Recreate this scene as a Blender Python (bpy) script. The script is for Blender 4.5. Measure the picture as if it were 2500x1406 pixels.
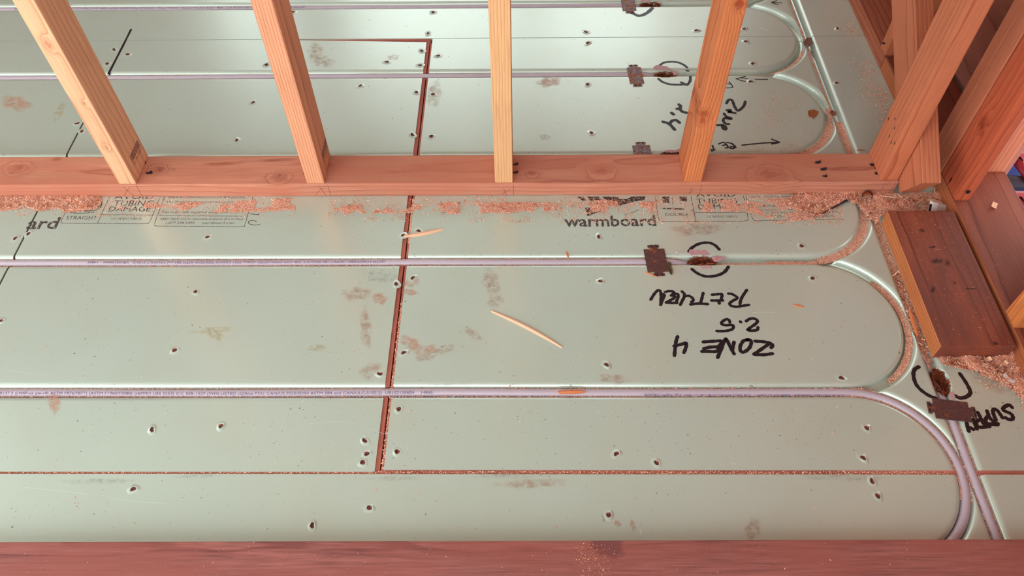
import bpy, bmesh, math, random
import numpy as np
from mathutils import Matrix, Vector
for o in list(bpy.data.objects): bpy.data.objects.remove(o)
SC = bpy.context.scene; COL = SC.collection
I = 0.0254                                   # everything below is measured in inches
rng = np.random.default_rng(7); random.seed(7)

# ------------------------------------------------------------------ camera, sky, light, exposure
FPX, PITCH, YAW, ROLL, CAM = 1879.71, 0.91805, -0.01922, -0.01741, np.array([9.436, -21.283, 47.809])
def basis():
    f = np.array([math.sin(YAW)*math.cos(PITCH), math.cos(YAW)*math.cos(PITCH), -math.sin(PITCH)])
    r = np.array([math.cos(YAW), -math.sin(YAW), 0]); u = np.cross(r, f)
    return r*math.cos(ROLL)+u*math.sin(ROLL), u*math.cos(ROLL)-r*math.sin(ROLL), f
RT, UP, FW = basis()
cd = bpy.data.cameras.new('camera'); cam = bpy.data.objects.new('camera', cd); COL.objects.link(cam)
cd.sensor_width = 36; cd.lens = FPX/2500*36; cd.clip_start = 0.02
M = Matrix.Identity(4)
for k in range(3):
    M[k][0], M[k][1], M[k][2], M[k][3] = RT[k], UP[k], -FW[k], CAM[k]*I
cam.matrix_world = M; SC.camera = cam
W = bpy.data.worlds.new('sky'); SC.world = W; W.use_nodes = True
bgn = W.node_tree.nodes['Background']; bgn.inputs[0].default_value = (0.88, 0.965, 1.0, 1); bgn.inputs[1].default_value = 3.85
SC.view_settings.view_transform = 'Standard'; SC.view_settings.look = 'None'
SC.view_settings.exposure = 0.0; SC.view_settings.gamma = 1; SC.view_settings.use_curve_mapping = False

# ------------------------------------------------------------------ measuring: points traced in the photo, put on real planes
def ray(px, py): return (px-1250)/FPX*RT-(py-703)/FPX*UP+FW
def F(px, py, z=0.0):
    d = ray(px, py); return CAM+d*(z-CAM[2])/d[2]
def onX(px, py, x):
    d = ray(px, py); return CAM+d*(x-CAM[0])/d[0]
def onY(px, py, y):
    d = ray(px, py); return CAM+d*(y-CAM[1])/d[1]

# ------------------------------------------------------------------ helpers
def lin(c):
    return tuple(((v/255)/12.92 if v/255 <= .04045 else ((v/255+.055)/1.055)**2.4) for v in c)+(1.0,)
def tag(o, label=None, cat=None, group=None, kind=None):
    if label: o['label'] = label
    if cat: o['category'] = cat
    if group: o['group'] = group
    if kind: o['kind'] = kind
    return o
def par(o, root):
    if root is not None:
        o.parent = root; o.matrix_parent_inverse = root.matrix_basis.inverted()
    return o
def empty(name, loc, **k):
    o = bpy.data.objects.new(name, None); COL.objects.link(o); o.location = Vector(loc)*I
    o.empty_display_size = .02; return tag(o, **k)
def mesh(name, v, f, mat, parent=None, smooth=False):
    me = bpy.data.meshes.new(name)
    me.from_pydata((np.asarray(v, float)*I).tolist(), [], f if isinstance(f, list) else f.tolist()); me.update()
    if smooth: me.polygons.foreach_set('use_smooth', np.ones(len(me.polygons), bool))
    if mat: me.materials.append(mat)
    o = bpy.data.objects.new(name, me); COL.objects.link(o)
    return par(o, parent)
def board(name, org, ax, L, Wd, T, mat, parent=None, bev=.07, taper=None):
    bm = bmesh.new()
    bmesh.ops.create_cube(bm, size=1)
    for v in bm.verts:
        v.co = Vector(((v.co.x+.5)*L, (v.co.y+.5)*Wd, (v.co.z+.5)*T))
        if taper: v.co.x += taper(v.co.x, v.co.y, v.co.z)
    if bev: bmesh.ops.bevel(bm, geom=bm.edges[:], offset=bev, segments=2, profile=.6, affect='EDGES', clamp_overlap=True)
    for v in bm.verts: v.co *= I
    me = bpy.data.meshes.new(name); bm.to_mesh(me); bm.free(); me.materials.append(mat)
    me.polygons.foreach_set('use_smooth', np.zeros(len(me.polygons), bool))
    o = bpy.data.objects.new(name, me); COL.objects.link(o)
    m = Matrix.Identity(4)
    for k in range(3):
        m[k][0], m[k][1], m[k][2], m[k][3] = ax[0][k], ax[1][k], ax[2][k], org[k]*I
    o.matrix_world = m
    return par(o, parent)
AX_X = ((1,0,0),(0,1,0),(0,0,1)); AX_Y = ((0,1,0),(-1,0,0),(0,0,1)); AX_Z = ((0,0,1),(0,1,0),(-1,0,0))
def vnoise(x, y, sc, seed, octv=4):
    x, y = np.asarray(x, float)*.83+np.asarray(y, float)*.56, np.asarray(y, float)*.83-np.asarray(x, float)*.56; out = np.zeros(x.shape); amp = 1; tot = 0
    for k in range(octv):
        t = np.random.default_rng(seed+k).random((64, 64)); u = x*sc*2**k+17.3; w = y*sc*2**k+5.7
        i = np.floor(u).astype(int); j = np.floor(w).astype(int); a = u-i; b = w-j
        a = a*a*(3-2*a); b = b*b*(3-2*b); g = lambda p, q: t[p % 64, q % 64]
        out += amp*((g(i,j)*(1-a)+g(i+1,j)*a)*(1-b)+(g(i,j+1)*(1-a)+g(i+1,j+1)*a)*b); tot += amp; amp *= .55
    return out/tot

# ------------------------------------------------------------------ materials
class NT:
    def __init__(s, name):
        s.m = bpy.data.materials.new(name); s.m.use_nodes = True; s.t = s.m.node_tree; s.n = s.t.nodes; s.b = s.n['Principled BSDF']
    def link(s, a, b): s.t.links.new(a, b)
    def math(s, op, a, b=None, c=None):
        n = s.n.new('ShaderNodeMath'); n.operation = op
        for k, v in enumerate((a, b, c)):
            if v is None: continue
            if isinstance(v, (int, float)): n.inputs[k].default_value = v
            else: s.link(v, n.inputs[k])
        return n.outputs[0]
    def coords(s):
        tc = s.n.new('ShaderNodeTexCoord'); v = s.n.new('ShaderNodeVectorMath'); v.operation = 'SCALE'
        v.inputs['Scale'].default_value = 1/I; s.link(tc.outputs['Object'], v.inputs[0]); return v.outputs[0]
    def noise(s, p, sc=(1,1,1), detail=3, rough=.55, off=(0,0,0), scale=1.0):
        mp = s.n.new('ShaderNodeMapping'); mp.inputs['Scale'].default_value = sc; mp.inputs['Location'].default_value = off; s.link(p, mp.inputs[0])
        n = s.n.new('ShaderNodeTexNoise'); n.inputs['Scale'].default_value = scale; n.inputs['Detail'].default_value = detail; n.inputs['Roughness'].default_value = rough
        s.link(mp.outputs[0], n.inputs['Vector']); return n.outputs['Fac']
    def ramp(s, fac, stops, interp='LINEAR'):
        r = s.n.new('ShaderNodeValToRGB'); r.color_ramp.interpolation = interp; e = r.color_ramp.elements
        while len(e) < len(stops): e.new(.5)
        for k, (p, c) in enumerate(stops): e[k].position = p; e[k].color = c if len(c) == 4 else tuple(c)+(1,)
        s.link(fac, r.inputs[0]); return r.outputs[0]
    def mix(s, fac, a, b, mode='MIX'):
        n = s.n.new('ShaderNodeMix'); n.data_type = 'RGBA'; n.blend_type = mode
        for v, i in ((fac, 0), (a, 6), (b, 7)):
            if isinstance(v, (int, float)): n.inputs[i].default_value = v
            elif isinstance(v, tuple): n.inputs[i].default_value = v
            else: s.link(v, n.inputs[i])
        return n.outputs[2]
    def bump(s, h, strength, dist=.02):
        n = s.n.new('ShaderNodeBump'); n.inputs['Strength'].default_value = strength; n.inputs['Distance'].default_value = dist*I
        s.link(h, n.inputs['Height']); s.link(n.outputs[0], s.b.inputs['Normal'])
    def done(s, col, rough=.6, metal=0.0, spec=.4):
        for v, k in ((col, 'Base Color'), (rough, 'Roughness'), (metal, 'Metallic'), (spec, 'Specular IOR Level')):
            if isinstance(v, (int, float, tuple)): s.b.inputs[k].default_value = v
            else: s.link(v, s.b.inputs[k])
        return s.m
def G(v): return (v, v, v, 1)
def plain(name, c, rough=.6, metal=0.0, spec=.4, var=.15, sc=3.0):
    t = NT(name); n = t.noise(t.coords(), (sc,)*3); c = lin(c)
    return t.done(t.mix(n, tuple(v*(1-var) for v in c[:3])+(1,), tuple(min(1, v*(1+var)) for v in c[:3])+(1,)), rough, metal, spec)
def wood(name, light, dark, rings=3.0, pith=(1.7, -6), wob=.8, knots=(), fibre=.16, blotch=None, seed=0, soft=.35, stain=None, rough=.62):
    t = NT(name); p = t.coords(); sp = t.n.new('ShaderNodeSeparateXYZ'); t.link(p, sp.inputs[0]); x, y, z = sp.outputs
    n1 = t.noise(p, (.05, .35, .35), 2, .5, (seed*3.1, seed, seed*.7)); n2 = t.noise(p, (.25, 1.2, 1.2), 2, .5, (seed, 2, 5)); n3 = t.noise(p, (1.1, 1.9, 1.9), 3, .6, (seed, 4, 4))
    dy = t.math('SUBTRACT', y, pith[0]); dz = t.math('SUBTRACT', z, pith[1])
    r = t.math('SQRT', t.math('ADD', t.math('MULTIPLY', dy, dy), t.math('MULTIPLY', dz, dz)))
    ring = t.math('ADD', t.math('MULTIPLY', r, rings), t.math('MULTIPLY', n1, wob*rings)); ring = t.math('ADD', ring, t.math('MULTIPLY', n2, .35))
    core = None
    for (kx, ky, rad, amp, pl) in knots:
        a = t.math('MULTIPLY', t.math('SUBTRACT', x, kx), .62); b = t.math('SUBTRACT', y if pl == 'y' else z, ky)
        d2 = t.math('ADD', t.math('MULTIPLY', a, a), t.math('MULTIPLY', b, b)); d2 = t.math('MAXIMUM', t.math('ADD', d2, t.math('MULTIPLY', t.math('SUBTRACT', n3, .5), rad*rad*1.6)), 0)
        g = t.math('EXPONENT', t.math('MULTIPLY', d2, -1/(rad*rad))); ring = t.math('ADD', ring, t.math('MULTIPLY', g, amp))
        core = g if core is None else t.math('MAXIMUM', core, g)
    fr = t.math('FRACT', ring); L, D = lin(light), lin(dark)
    md = tuple(L[k]*(1-soft)+D[k]*soft for k in range(3))+(1,)
    c = t.ramp(fr, [(0, L), (.45, tuple(L[k]*.9+D[k]*.1 for k in range(3))), (.8, md), (.93, D), (1, L)])
    if core is not None:
        kd = (D[0]*.72, D[1]*.5, D[2]*.45, 1)
        c = t.mix(t.ramp(core, [(.4, G(0)), (.62, G(.3)), (.72, G(.12)), (.84, G(.5)), (1, G(.85))]), c, kd)
    nf = t.noise(p, (.35, 9, 9), 4, .65, (seed, 0, 0)); c = t.mix(1.0, c, t.ramp(nf, [(.25, G(1-fibre*1.6)), (.75, G(1+fibre*.6))]), 'MULTIPLY')
    nb = t.noise(p, (.06, .3, .3), 3, .5, (0, seed*1.7, 3)); c = t.mix(1.0, c, t.ramp(nb, [(.3, G(.86)), (.7, G(1.08))]), 'MULTIPLY')
    if blotch: c = t.mix(t.ramp(t.noise(p, (.09, .35, .35), 4, .6, (seed, 9, 1)), [(.42, G(0)), (.62, G(.75))]), c, lin(blotch))
    if stain:
        (sx, sy, sr, scol) = stain
        a = t.math('SUBTRACT', x, sx); b = t.math('SUBTRACT', y, sy); d = t.math('SQRT', t.math('ADD', t.math('MULTIPLY', a, a), t.math('MULTIPLY', b, b)))
        d = t.math('ADD', d, t.math('MULTIPLY', t.noise(p, (1.2, 1.2, 1.2), 3), sr*.9)); c = t.mix(t.ramp(t.math('DIVIDE', d, sr*1.45), [(.75, G(.8)), (.95, G(0))]), c, lin(scol))
    t.bump(nf, .35, .03)
    return t.done(c, rough, 0.0, .25)
def floor_mat():
    t = NT('coated aluminium'); p = t.coords()
    a = t.noise(p, (.07, .09, .09), 1, .5); b = t.noise(p, (.16, .16, .16), 2, .5, (4, 1, 0))
    c = t.mix(a, lin((197, 209, 195)), lin((205, 216, 203))); c = t.mix(t.ramp(b, [(.45, G(0)), (.75, G(.35))]), c, lin((198, 203, 184)))
    sp = t.noise(p, (3.2, 3.6, 3.2), 2, .4, (9, 3, 0)); sp2 = t.noise(p, (7, 8, 7), 1, .4, (2, 8, 0)); area = t.noise(p, (.12, .12, .12), 2, .5, (31, 8, 0))
    thr = t.math('ADD', sp, t.math('MULTIPLY', area, .12))
    c = t.mix(t.ramp(thr, [(.80, G(0)), (.825, G(.6))]), c, lin((92, 84, 74)))
    c = t.mix(t.ramp(t.math('ADD', sp2, t.math('MULTIPLY', area, .14)), [(.835, G(0)), (.855, G(.8))]), c, lin((70, 62, 58)))
    return t.done(c, .29, .38, .5)
def rust(name, c1, c2, c3, amt=.5):
    t = NT(name); p = t.coords(); a = t.noise(p, (1.6,)*3, 4, .6); b = t.noise(p, (3.5,)*3, 4, .7, (5, 2, 1))
    c = t.mix(t.ramp(b, [(.35, G(0)), (.65, G(1))]), lin(c1), lin(c2)); c = t.mix(t.ramp(a, [(amt, G(0)), (amt+.07, G(1))]), c, lin(c3))
    t.bump(b, .4, .03); return t.done(c, .6, .25, .4)
def flake_mat(name, stops):
    t = NT(name); g = t.n.new('ShaderNodeNewGeometry'); c = t.ramp(g.outputs['Random Per Island'], [(p, lin(k)) for p, k in stops])
    return t.done(c, .8, 0.0, .2)
def soft_stain(name, c, amt=.6, sc=1.0, thr=.45):
    t = NT(name); p = t.coords(); tr = t.n.new('ShaderNodeBsdfTransparent'); mx = t.n.new('ShaderNodeMixShader'); at = t.n.new('ShaderNodeAttribute'); at.attribute_name = 'edge'
    n = t.noise(p, (sc*1.2, sc*1.2, sc), 6, .7); f = t.math('MULTIPLY', t.ramp(n, [(thr-.1, G(0)), (thr+.14, G(amt))]), at.outputs['Fac'])
    t.b.inputs['Base Color'].default_value = lin(c); t.b.inputs['Roughness'].default_value = .7
    o = t.n['Material Output']; t.link(f, mx.inputs[0]); t.link(tr.outputs[0], mx.inputs[1]); t.link(t.b.outputs[0], mx.inputs[2]); t.link(mx.outputs[0], o.inputs[0]); return t.m
def print_mat():
    t = NT('worn print ink'); p = t.coords(); tr = t.n.new('ShaderNodeBsdfTransparent'); mx = t.n.new('ShaderNodeMixShader')
    f = t.ramp(t.noise(p, (5, 5, 5), 4, .7), [(.36, G(.15)), (.5, G(.95))]); t.b.inputs['Base Color'].default_value = lin((70, 56, 52)); t.b.inputs['Roughness'].default_value = .6
    t.link(f, mx.inputs[0]); t.link(tr.outputs[0], mx.inputs[1]); t.link(t.b.outputs[0], mx.inputs[2]); t.link(mx.outputs[0], t.n['Material Output'].inputs[0]); return t.m
M_FLOOR = floor_mat()
M_INK = plain('black marker', (24, 14, 24), .38, 0, .5, .3, 2.0)
M_PRINT = print_mat()
M_PEX = plain('lilac pipe', (188, 170, 180), .32, 0, .5, .06, .5); M_PEX.node_tree.nodes['Principled BSDF'].inputs['Subsurface Weight'].default_value = .15
M_PEX.node_tree.nodes['Principled BSDF'].inputs['Subsurface Radius'].default_value = (.004, .003, .004)
M_PEXINK = plain('pipe print', (112, 92, 124), .5)
M_PLY = wood('bare plywood edge', (206, 120, 102), (170, 88, 74), 1.2, (0, -3), .8, seed=2, fibre=.2)
M_SUB = plain('subfloor', (96, 56, 42), .8)
M_RUST = rust('rusty steel', (104, 66, 62), (84, 50, 48), (168, 92, 30), .60)
M_RUST2 = rust('rusty galvanised steel', (150, 140, 148), (104, 62, 48), (150, 86, 40), .50)
M_DARKM = plain('dark steel', (52, 40, 46), .45, .6)
M_DARK = plain('dark hole', (44, 22, 18), .9)
M_DUST = flake_mat('sawdust', [(0, (186, 114, 90)), (.3, (222, 150, 122)), (.65, (236, 174, 146)), (.9, (246, 210, 186)), (1, (250, 230, 214))])
M_DUSTM = plain('sawdust bed', (212, 142, 116), .9, 0, .1, .3, 6.0)
M_CHIP = flake_mat('wood shavings', [(0, (140, 72, 48)), (.4, (196, 116, 84)), (.8, (226, 158, 122)), (1, (240, 206, 186))])
M_FIBRE = flake_mat('torn wood fibre', [(0, (70, 30, 18)), (.5, (118, 54, 34)), (1, (160, 84, 54))])
M_PINK = plain('pink plastic shaving', (190, 140, 144), .5, 0, .4, .12)
M_SPLINT2 = plain('orange splinter', (206, 120, 76), .7, 0, .3, .2, 4)
M_SPLINT = plain('pale splinter', (232, 178, 146), .7, 0, .3, .1, 5)

# ------------------------------------------------------------------ floor: grooved aluminium panels
XC, RAD, XV = 32.42, 6.0, 39.14
HOLES = [(24.0, 18.02), (23.75, 41.85), (23.5, 54.0), (23.2, 30.3), (39.3, 6.9)]
def groove(X, Y):
    sh = np.where(X < 0, .06, .08)
    yy = Y-sh; k = np.round((yy-6)/12); dl = np.abs(yy-(6+12*k)); dl = np.where(X <= XC, dl, np.hypot(X-XC, dl))
    k2 = np.round(yy/12); da = np.full(X.shape, 99.)
    for q in (-1, 0, 1): da = np.minimum(da, np.abs(np.hypot(X-XC, yy-12*(k2+q))-RAD))
    da = np.where(X >= XC, da, 99.)
    return np.minimum(np.minimum(dl, da), np.abs(X-XV))
def height(X, Y):
    d = groove(X, Y); w, s = .33, .74; r = s-w
    z = np.where(d > s, 0, -(r-np.sqrt(np.clip(r*r-(s-d)**2, 0, None))))
    z = np.where(d < w, -r-.27*np.sqrt(np.clip(1-(d/w)**2, 0, 1)), z)
    for hx, hy in HOLES:
        a, b = (1.12, .46) if hy > 10 else (.58, 1.05)
        e = np.hypot((X-hx)/a, (Y-hy)/b); z = np.where(e < 1.0, np.minimum(z, -1.3+.5*e), z)
    return z
def ticks(a, b, fine, step, coarse):
    t = [a]
    while t[-1] < b-1e-6:
        x = t[-1]; st = step if any(lo-step <= x < hi for lo, hi in fine) else coarse
        nx = [lo for lo, hi in fine if lo > x+1e-6]
        if st == coarse and nx: st = min(st, max(step, min(nx)-x))
        t.append(min(b, x+st))
    return np.array(t)
floor = empty('floor', (0, 0, 0), label='pale green coated metal radiant floor panels with grooves for heating pipe', cat='floor', kind='structure')
def panel(x0, x1, y0, y1, ytop=None):
    xs = ticks(x0, x1, [(19.5, 41.2)], .085, .6); fy = [(6+12*k-.95, 6+12*k+1.05) for k in range(-2, 6)]
    ys = ticks(y0, y1, [(y0, y1)] if x1 > 20 else fy, .085, .5)
    X, Y = np.meshgrid(xs, ys); Z = height(X, Y)
    if ytop is not None:
        f = np.clip((Y-(y1-3))/3, 0, 1); Y = Y+f*(ytop(X)-y1)
    nx, ny = len(xs), len(ys); v = np.stack([X, Y, Z], -1).reshape(-1, 3); i = np.arange(nx*ny).reshape(ny, nx)
    f = np.stack([i[:-1, :-1], i[:-1, 1:], i[1:, 1:], i[1:, :-1]], -1).reshape(-1, 4)
    rim = np.concatenate([i[0, :], i[1:, -1], i[-1, -2::-1], i[-2:0:-1, 0]]); lo = v[rim].copy(); lo[:, 2] = np.minimum(lo[:, 2], 0)-.75; n0 = len(v)
    v = np.concatenate([v, v[rim], lo]); m = len(rim); j = np.arange(m); jn = (j+1) % m
    f = np.concatenate([f, np.stack([n0+j, n0+m+j, n0+m+jn, n0+jn], -1)])
    return mesh('floor_panel', v, f, M_FLOOR, floor, True)
LS = -31.85
panel(.30, 50.4, .12, 47.94)
panel(LS+.09, -.29, -.02, 47.94, lambda X: 47.95-.62*np.clip((X+17)/16.7, 0, 1))
panel(-75, LS-.07, -.02, 47.94)
panel(-75, 50.4, -26, -.20)
panel(-75, 50.4, 48.03, 78)
b = mesh('subfloor_slab', [(-140,-60,-1.8),(50.5,-60,-1.8),(50.5,150,-1.8),(-140,150,-1.8),(-140,-60,-.95),(50.5,-60,-.95),(50.5,150,-.95),(-140,150,-.95)],
     [(0,3,2,1),(4,5,6,7),(0,1,5,4),(1,2,6,5),(2,3,7,6),(3,0,4,7)], M_SUB, floor)
b['label'] = 'brown plywood subfloor seen only through the seams'
mesh('floor_panel_far', [(-140,78.05,0),(50.4,78.05,0),(50.4,150,0),(-140,150,0),(-140,-60,0),(-75.05,-60,0),(-75.05,78.05,0),(-140,78.05,0),(-75.05,-60,0),(50.4,-60,0),(50.4,-26.05,0),(-75.05,-26.05,0)], [(0,1,2,3),(4,5,6,7),(8,9,10,11)], M_FLOOR, floor).name = 'floor_panel'
# plywood tongues seen in the seams
def strip(x0, x1, y0, y1, z=-.11, h=.5):
    return board('seam_strip', (x0, y0, z-h), AX_X if (x1-x0) > (y1-y0) else AX_Y, max(x1-x0, y1-y0), min(x1-x0, y1-y0), h, M_PLY, floor, bev=.015) if (x1-x0) > (y1-y0) else \
        board('seam_strip', (x1, y0, z-h), AX_Y, y1-y0, x1-x0, h, M_PLY, floor, bev=.015)
cuts = [.02]+[c for k in range(4) for c in (6+12*k-.36, 6+12*k+.5)]+[47.3]
for a, b_ in zip(cuts[::2], cuts[1::2]):
    board('seam_strip', (LS+.12, a, -.5), AX_Y, b_-a, .2, .40, M_DARK, floor, 0)
    strip(-.30, .02, a, b_); strip(.12, .31, a, b_, -.13)
strip(-75, 38.02, -.21, .13, -.10); strip(39.52, 50.4, -.21, .13, -.10)
strip(-17.5, .1, 47.3, 48.02, -.10); strip(-75, 38, 47.93, 48.04, -.2, .3)

# ------------------------------------------------------------------ flat marks on the floor
def ribbon(pts, width, z, wob=.0, cap=True, close=False):
    P = np.array(pts, float)
    if len(P) > 2:
        Q = []
        for i in range(len(P)-1):
            p0, p1, p2, p3 = P[max(i-1, 0)], P[i], P[i+1], P[min(i+2, len(P)-1)]
            for t in np.linspace(0, 1, 7)[:-1]:
                Q.append(.5*((2*p1)+(-p0+p2)*t+(2*p0-5*p1+4*p2-p3)*t*t+(-p0+3*p1-3*p2+p3)*t**3))
        Q.append(P[-1]); P = np.array(Q)
    d = np.gradient(P, axis=0); d /= np.linalg.norm(d, axis=1)[:, None]+1e-9; n = np.stack([-d[:, 1], d[:, 0]], -1)
    w = np.full(len(P), width/2)*(1+wob*np.sin(np.arange(len(P))*1.3)); V, Fc = [], []
    for k in range(len(P)):
        V += [(*(P[k]+n[k]*w[k]), z), (*(P[k]-n[k]*w[k]), z)]
        if k: a = 2*k; Fc.append((a-2, a-1, a+1, a))
    if cap:
        for k, s in ((0, -1), (len(P)-1, 1)):
            b0 = len(V); ang = np.linspace(-math.pi/2, math.pi/2, 7)
            for a in ang: V.append((*(P[k]+d[k]*s*w[k]*math.cos(a)+n[k]*w[k]*math.sin(a)), z))
            Fc.append(tuple(range(b0, b0+7)) if s < 0 else tuple(range(b0+6, b0-1, -1)))
    return V, Fc
def gather(lst):
    V, Fc = [], []
    for v, f in lst:
        o = len(V); V += v; Fc += [tuple(i+o for i in q) for q in f]
    return V, Fc
def pxs(strokes, org, s): return [[F(org[0]+x/s, org[1]+y/s)[:2] for x, y in st] for st in strokes]
def writing(strokes, org, s, width, label, z=.006, mat=None, name='marker_writing'):
    z += .0004*writing.k; writing.k = (writing.k+1) % 5
    width *= 1.42
    v, f = gather([ribbon(st if len(st) > 1 else [st[0], st[0]+np.array([.08, .02])], width, z+.0003*i, .08) for i, st in enumerate(pxs(strokes, org, s))])
    o = mesh(name, v, f, mat or M_INK, floor); o['label'] = label; return o
writing.k = 0
R6 = ((1560, 680), 6.25)
writing([[(1645,175),(1600,240),(1560,310),(1540,388)],[(1365,230),(1425,240),(1500,295),(1430,340),(1385,378),(1400,412),(1480,430),(1570,418),(1675,402)],
 [(1115,247),(1200,240),(1265,240),(1260,290),(1250,330)],[(1280,333),(1190,335),(1105,335)],[(1222,340),(1224,380)],
 [(980,220),(960,300),(940,375)],[(785,395),(900,383),(1050,390)],[(655,197),(688,230),(690,280),(660,340),(630,402)],[(690,272),(760,265),(818,300),(825,340),(800,357)],
 [(400,205),(455,192),(520,198),(528,225),(490,260)],[(490,260),(535,262),(545,285),(500,320),(440,352),(415,366)],[(415,366),(500,372),(582,370)],[(560,232),(595,245),(595,290),(570,350)],
 [(180,322),(230,240),(290,180),(330,205),(335,300),(330,402)],[(330,402),(362,320),(388,255),(365,238)]], *R6, .17, 'upside-down black marker word RETURN')
writing([[(1385,665),(1372,632),(1330,622),(1270,660),(1262,695),(1330,712),(1400,706),(1440,722),(1425,770),(1350,795),(1255,803),(1185,800)],[(1546,656),(1552,664)],
 [(1635,650),(1690,615),(1760,612),(1808,645),(1780,690),(1690,755),(1660,785),(1720,795),(1800,785),(1815,745)]], *R6, .17, 'upside-down black marker number 2.5')
writing([[(590,885),(565,960),(552,1060),(540,1178)],[(535,1030),(640,1005),(720,985),(713,1060),(685,1130)],[(980,968),(1120,957),(1260,955),(1238,1015)],
 [(990,1070),(1080,1047),(1195,1040),(1238,1015)],[(960,1112),(1060,1112),(1180,1112),(1225,1060),(1270,980)],[(1200,1205),(1260,1065),(1310,935),(1340,935),(1400,1060),(1450,1148)],[(1450,970),(1430,1060),(1425,1100)],
 [(1655,935),(1590,955),(1542,1045),(1560,1118),(1620,1113),(1690,1050),(1713,970),(1690,935),(1650,935)],[(1770,955),(1900,965),(2000,985),(2040,1022),(2015,1055)],[(2000,985),(1850,1090),(1755,1155)],[(1755,1157),(1900,1163),(2035,1145)]], *R6, .19, 'upside-down black marker text ZONE 4')
R55 = ((1500, 560), 5.556)
writing([[(1010,300),(1050,250),(1150,195),(1270,180),(1360,212),(1420,270)],[(1052,540),(1130,598),(1240,637),(1380,628),(1490,580),(1545,508)]], *R55, .19, 'black marker circle around the middle pipe hole')
R6b = ((2180, 830), 6.114)
writing([[(385,400),(325,440),(305,520),(335,640),(405,735),(520,820),(640,872)],[(1000,505),(1080,620),(1145,740),(1150,800),(1090,850),(1000,865),(935,835)]], *R6b, .2, 'black marker circle around the supply pipe hole')
R15 = ((2340, 970), 15.625)
writing([[(2040,380),(1960,300),(1870,300),(1750,370),(1700,430),(1720,500),(1850,560),(1990,620),(2070,720),(2060,820),(1960,850),(1860,820),(1800,770)],
 [(1680,780),(1600,660),(1480,500),(1370,450),(1320,500),(1330,620),(1390,780),(1430,860)],[(1090,520),(1130,640),(1180,760),(1270,860),(1370,950)],[(1100,740),(1040,830),(1030,920),(1080,1020),(1250,1030),(1450,990),(1500,1000)],[(1120,1010),(1480,1040)],
 [(740,580),(800,700),(880,860),(950,1010)],[(850,850),(740,880),(680,960),(700,1080),(820,1140),(1000,1130),(1180,1100)],[(570,850),(620,1000),(700,1200)],[(320,990),(340,1120),(390,1290)],[(340,1120),(450,1160),(560,1220)]], *R15, .19, 'upside-down black marker word SUPPLY')
R7 = ((1580, 130), 7.03)
writing([[(210,215),(280,165),(400,145),(520,155),(620,195),(680,240)],[(195,440),(260,490),(380,530),(520,540),(640,535),(680,545)],[(690,540),(735,480),(742,405)],[(585,500),(650,530)],[(680,298),(700,302)]], *R7, .2, 'black marker circle around the far pipe hole')
writing([[(545,880),(570,905),(560,945),(510,955)],[(555,945),(600,1000),(680,1022)],[(420,1025),(450,1048)],[(270,1175),(380,1215),(470,1310)],[(380,1215),(430,1160),(500,1150),(555,1195)]], *R7, .24, 'black marker number 2.4 beside the rightmost slim stud')
R67 = ((1720, 170), 6.695)
writing([[(360,550),(390,500),(430,490),(460,520),(490,600),(540,670),(600,640),(650,580),(665,520)],[(365,665),(420,660),(420,690),(380,690),(440,700),(500,710)],[(320,720),(360,770),(430,790),(420,810),(340,790),(305,830),(340,880),(400,890)],[(210,910),(290,905),(340,930),(350,975),(310,970),(290,930)]], *R67, .2, 'sideways black marker word ZONE behind the slim stud')
writing([[(520,150),(600,135),(700,148)],[(520,150),(600,130),(670,112)],[(520,150),(600,180),(690,195)],[(830,158),(1030,160)],[(360,300),(460,285),(400,200)],[(370,230),(430,240)]], *R67, .09, 'small black marker arrow pointing at the far pipe groove')
writing([[(615,1235),(800,1215),(1000,1198),(1225,1188)],[(1225,1188),(1160,1160),(1100,1138)],[(1225,1188),(1160,1205),(1100,1215)],[(370,1190),(440,1210),(500,1255),(470,1290),(420,1285),(430,1260),(490,1270)],[(450,1205),(510,1275)],
 [(230,1215),(320,1190),(385,1270),(340,1280)],[(300,1240),(350,1225)],[(130,1240),(150,1310),(120,1330)],[(105,1310),(170,1305)]], *R67, .12, 'small upside-down black marker word RET with an arrow')
R6c = ((1500, 0), 5.952)
writing([[(190,170),(260,190),(360,230),(470,190),(550,120)]], *R6c, .3, 'black marker curve below the farthest pipe hole')
writing([[(2280,38),(2340,38),(2430,42)],[(2280,38),(2330,20),(2360,12)],[(2280,38),(2330,55),(2380,65)]], *R6c, .1, 'small black marker arrow at the far end')
# saw kerf / joint running past the panel edge, drawn line along it
writing([[(320,72),(300,112),(265,180)]], (0, 0), 1, .16, 'dark pencil line running on from the panel joint')
# printing ---------------------------------------------------------------------------------
TX = []
def text(s, p0, p1, hpx, bold=0.0, rot=False): TX.append((s, p0, p1, hpx, bold))
text('ard', (62,559), (137,558), 28, .02); text('STRAIGHT', (160,536), (235,536), 9)
text('AVOID', (278,486), (374,486), 13); text('TUBING', (275,502.5), (372,502.5), 13); text('DAMAGE', (264,516), (366,516), 12)
text('U.S. PATENT 5788152', (271,536.5), (345,536.5), 5); text('Follow installation instructions and APA guidelines.', (411,484), (602,484), 5)
text('Use Warmboard approved tubing only.', (407,495), (572,495), 5); text('Max weight: refer to printed tubing instructions', (397,520), (577,520), 5)
text('NEED HELP? Call for immediate assistance (8-5 or later)', (391,537), (593,537), 5.5); text('1.877.338.5493', (404,547), (474,547), 6); text('warmboard.com', (492,547), (572,547), 6)
text('warmboard', (1378,553), (1603,551), 26, .02); text('DOUBLE', (1625,527), (1681,527), 7)
text('AVOID', (1700,481), (1797,480), 13); text('TUBING', (1701,497), (1800,496), 12); text('DAMAGE', (1706,511), (1812,510), 12); text('U.S. PATENT 5788152', (1725,531.5), (1800,531), 5)
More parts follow.
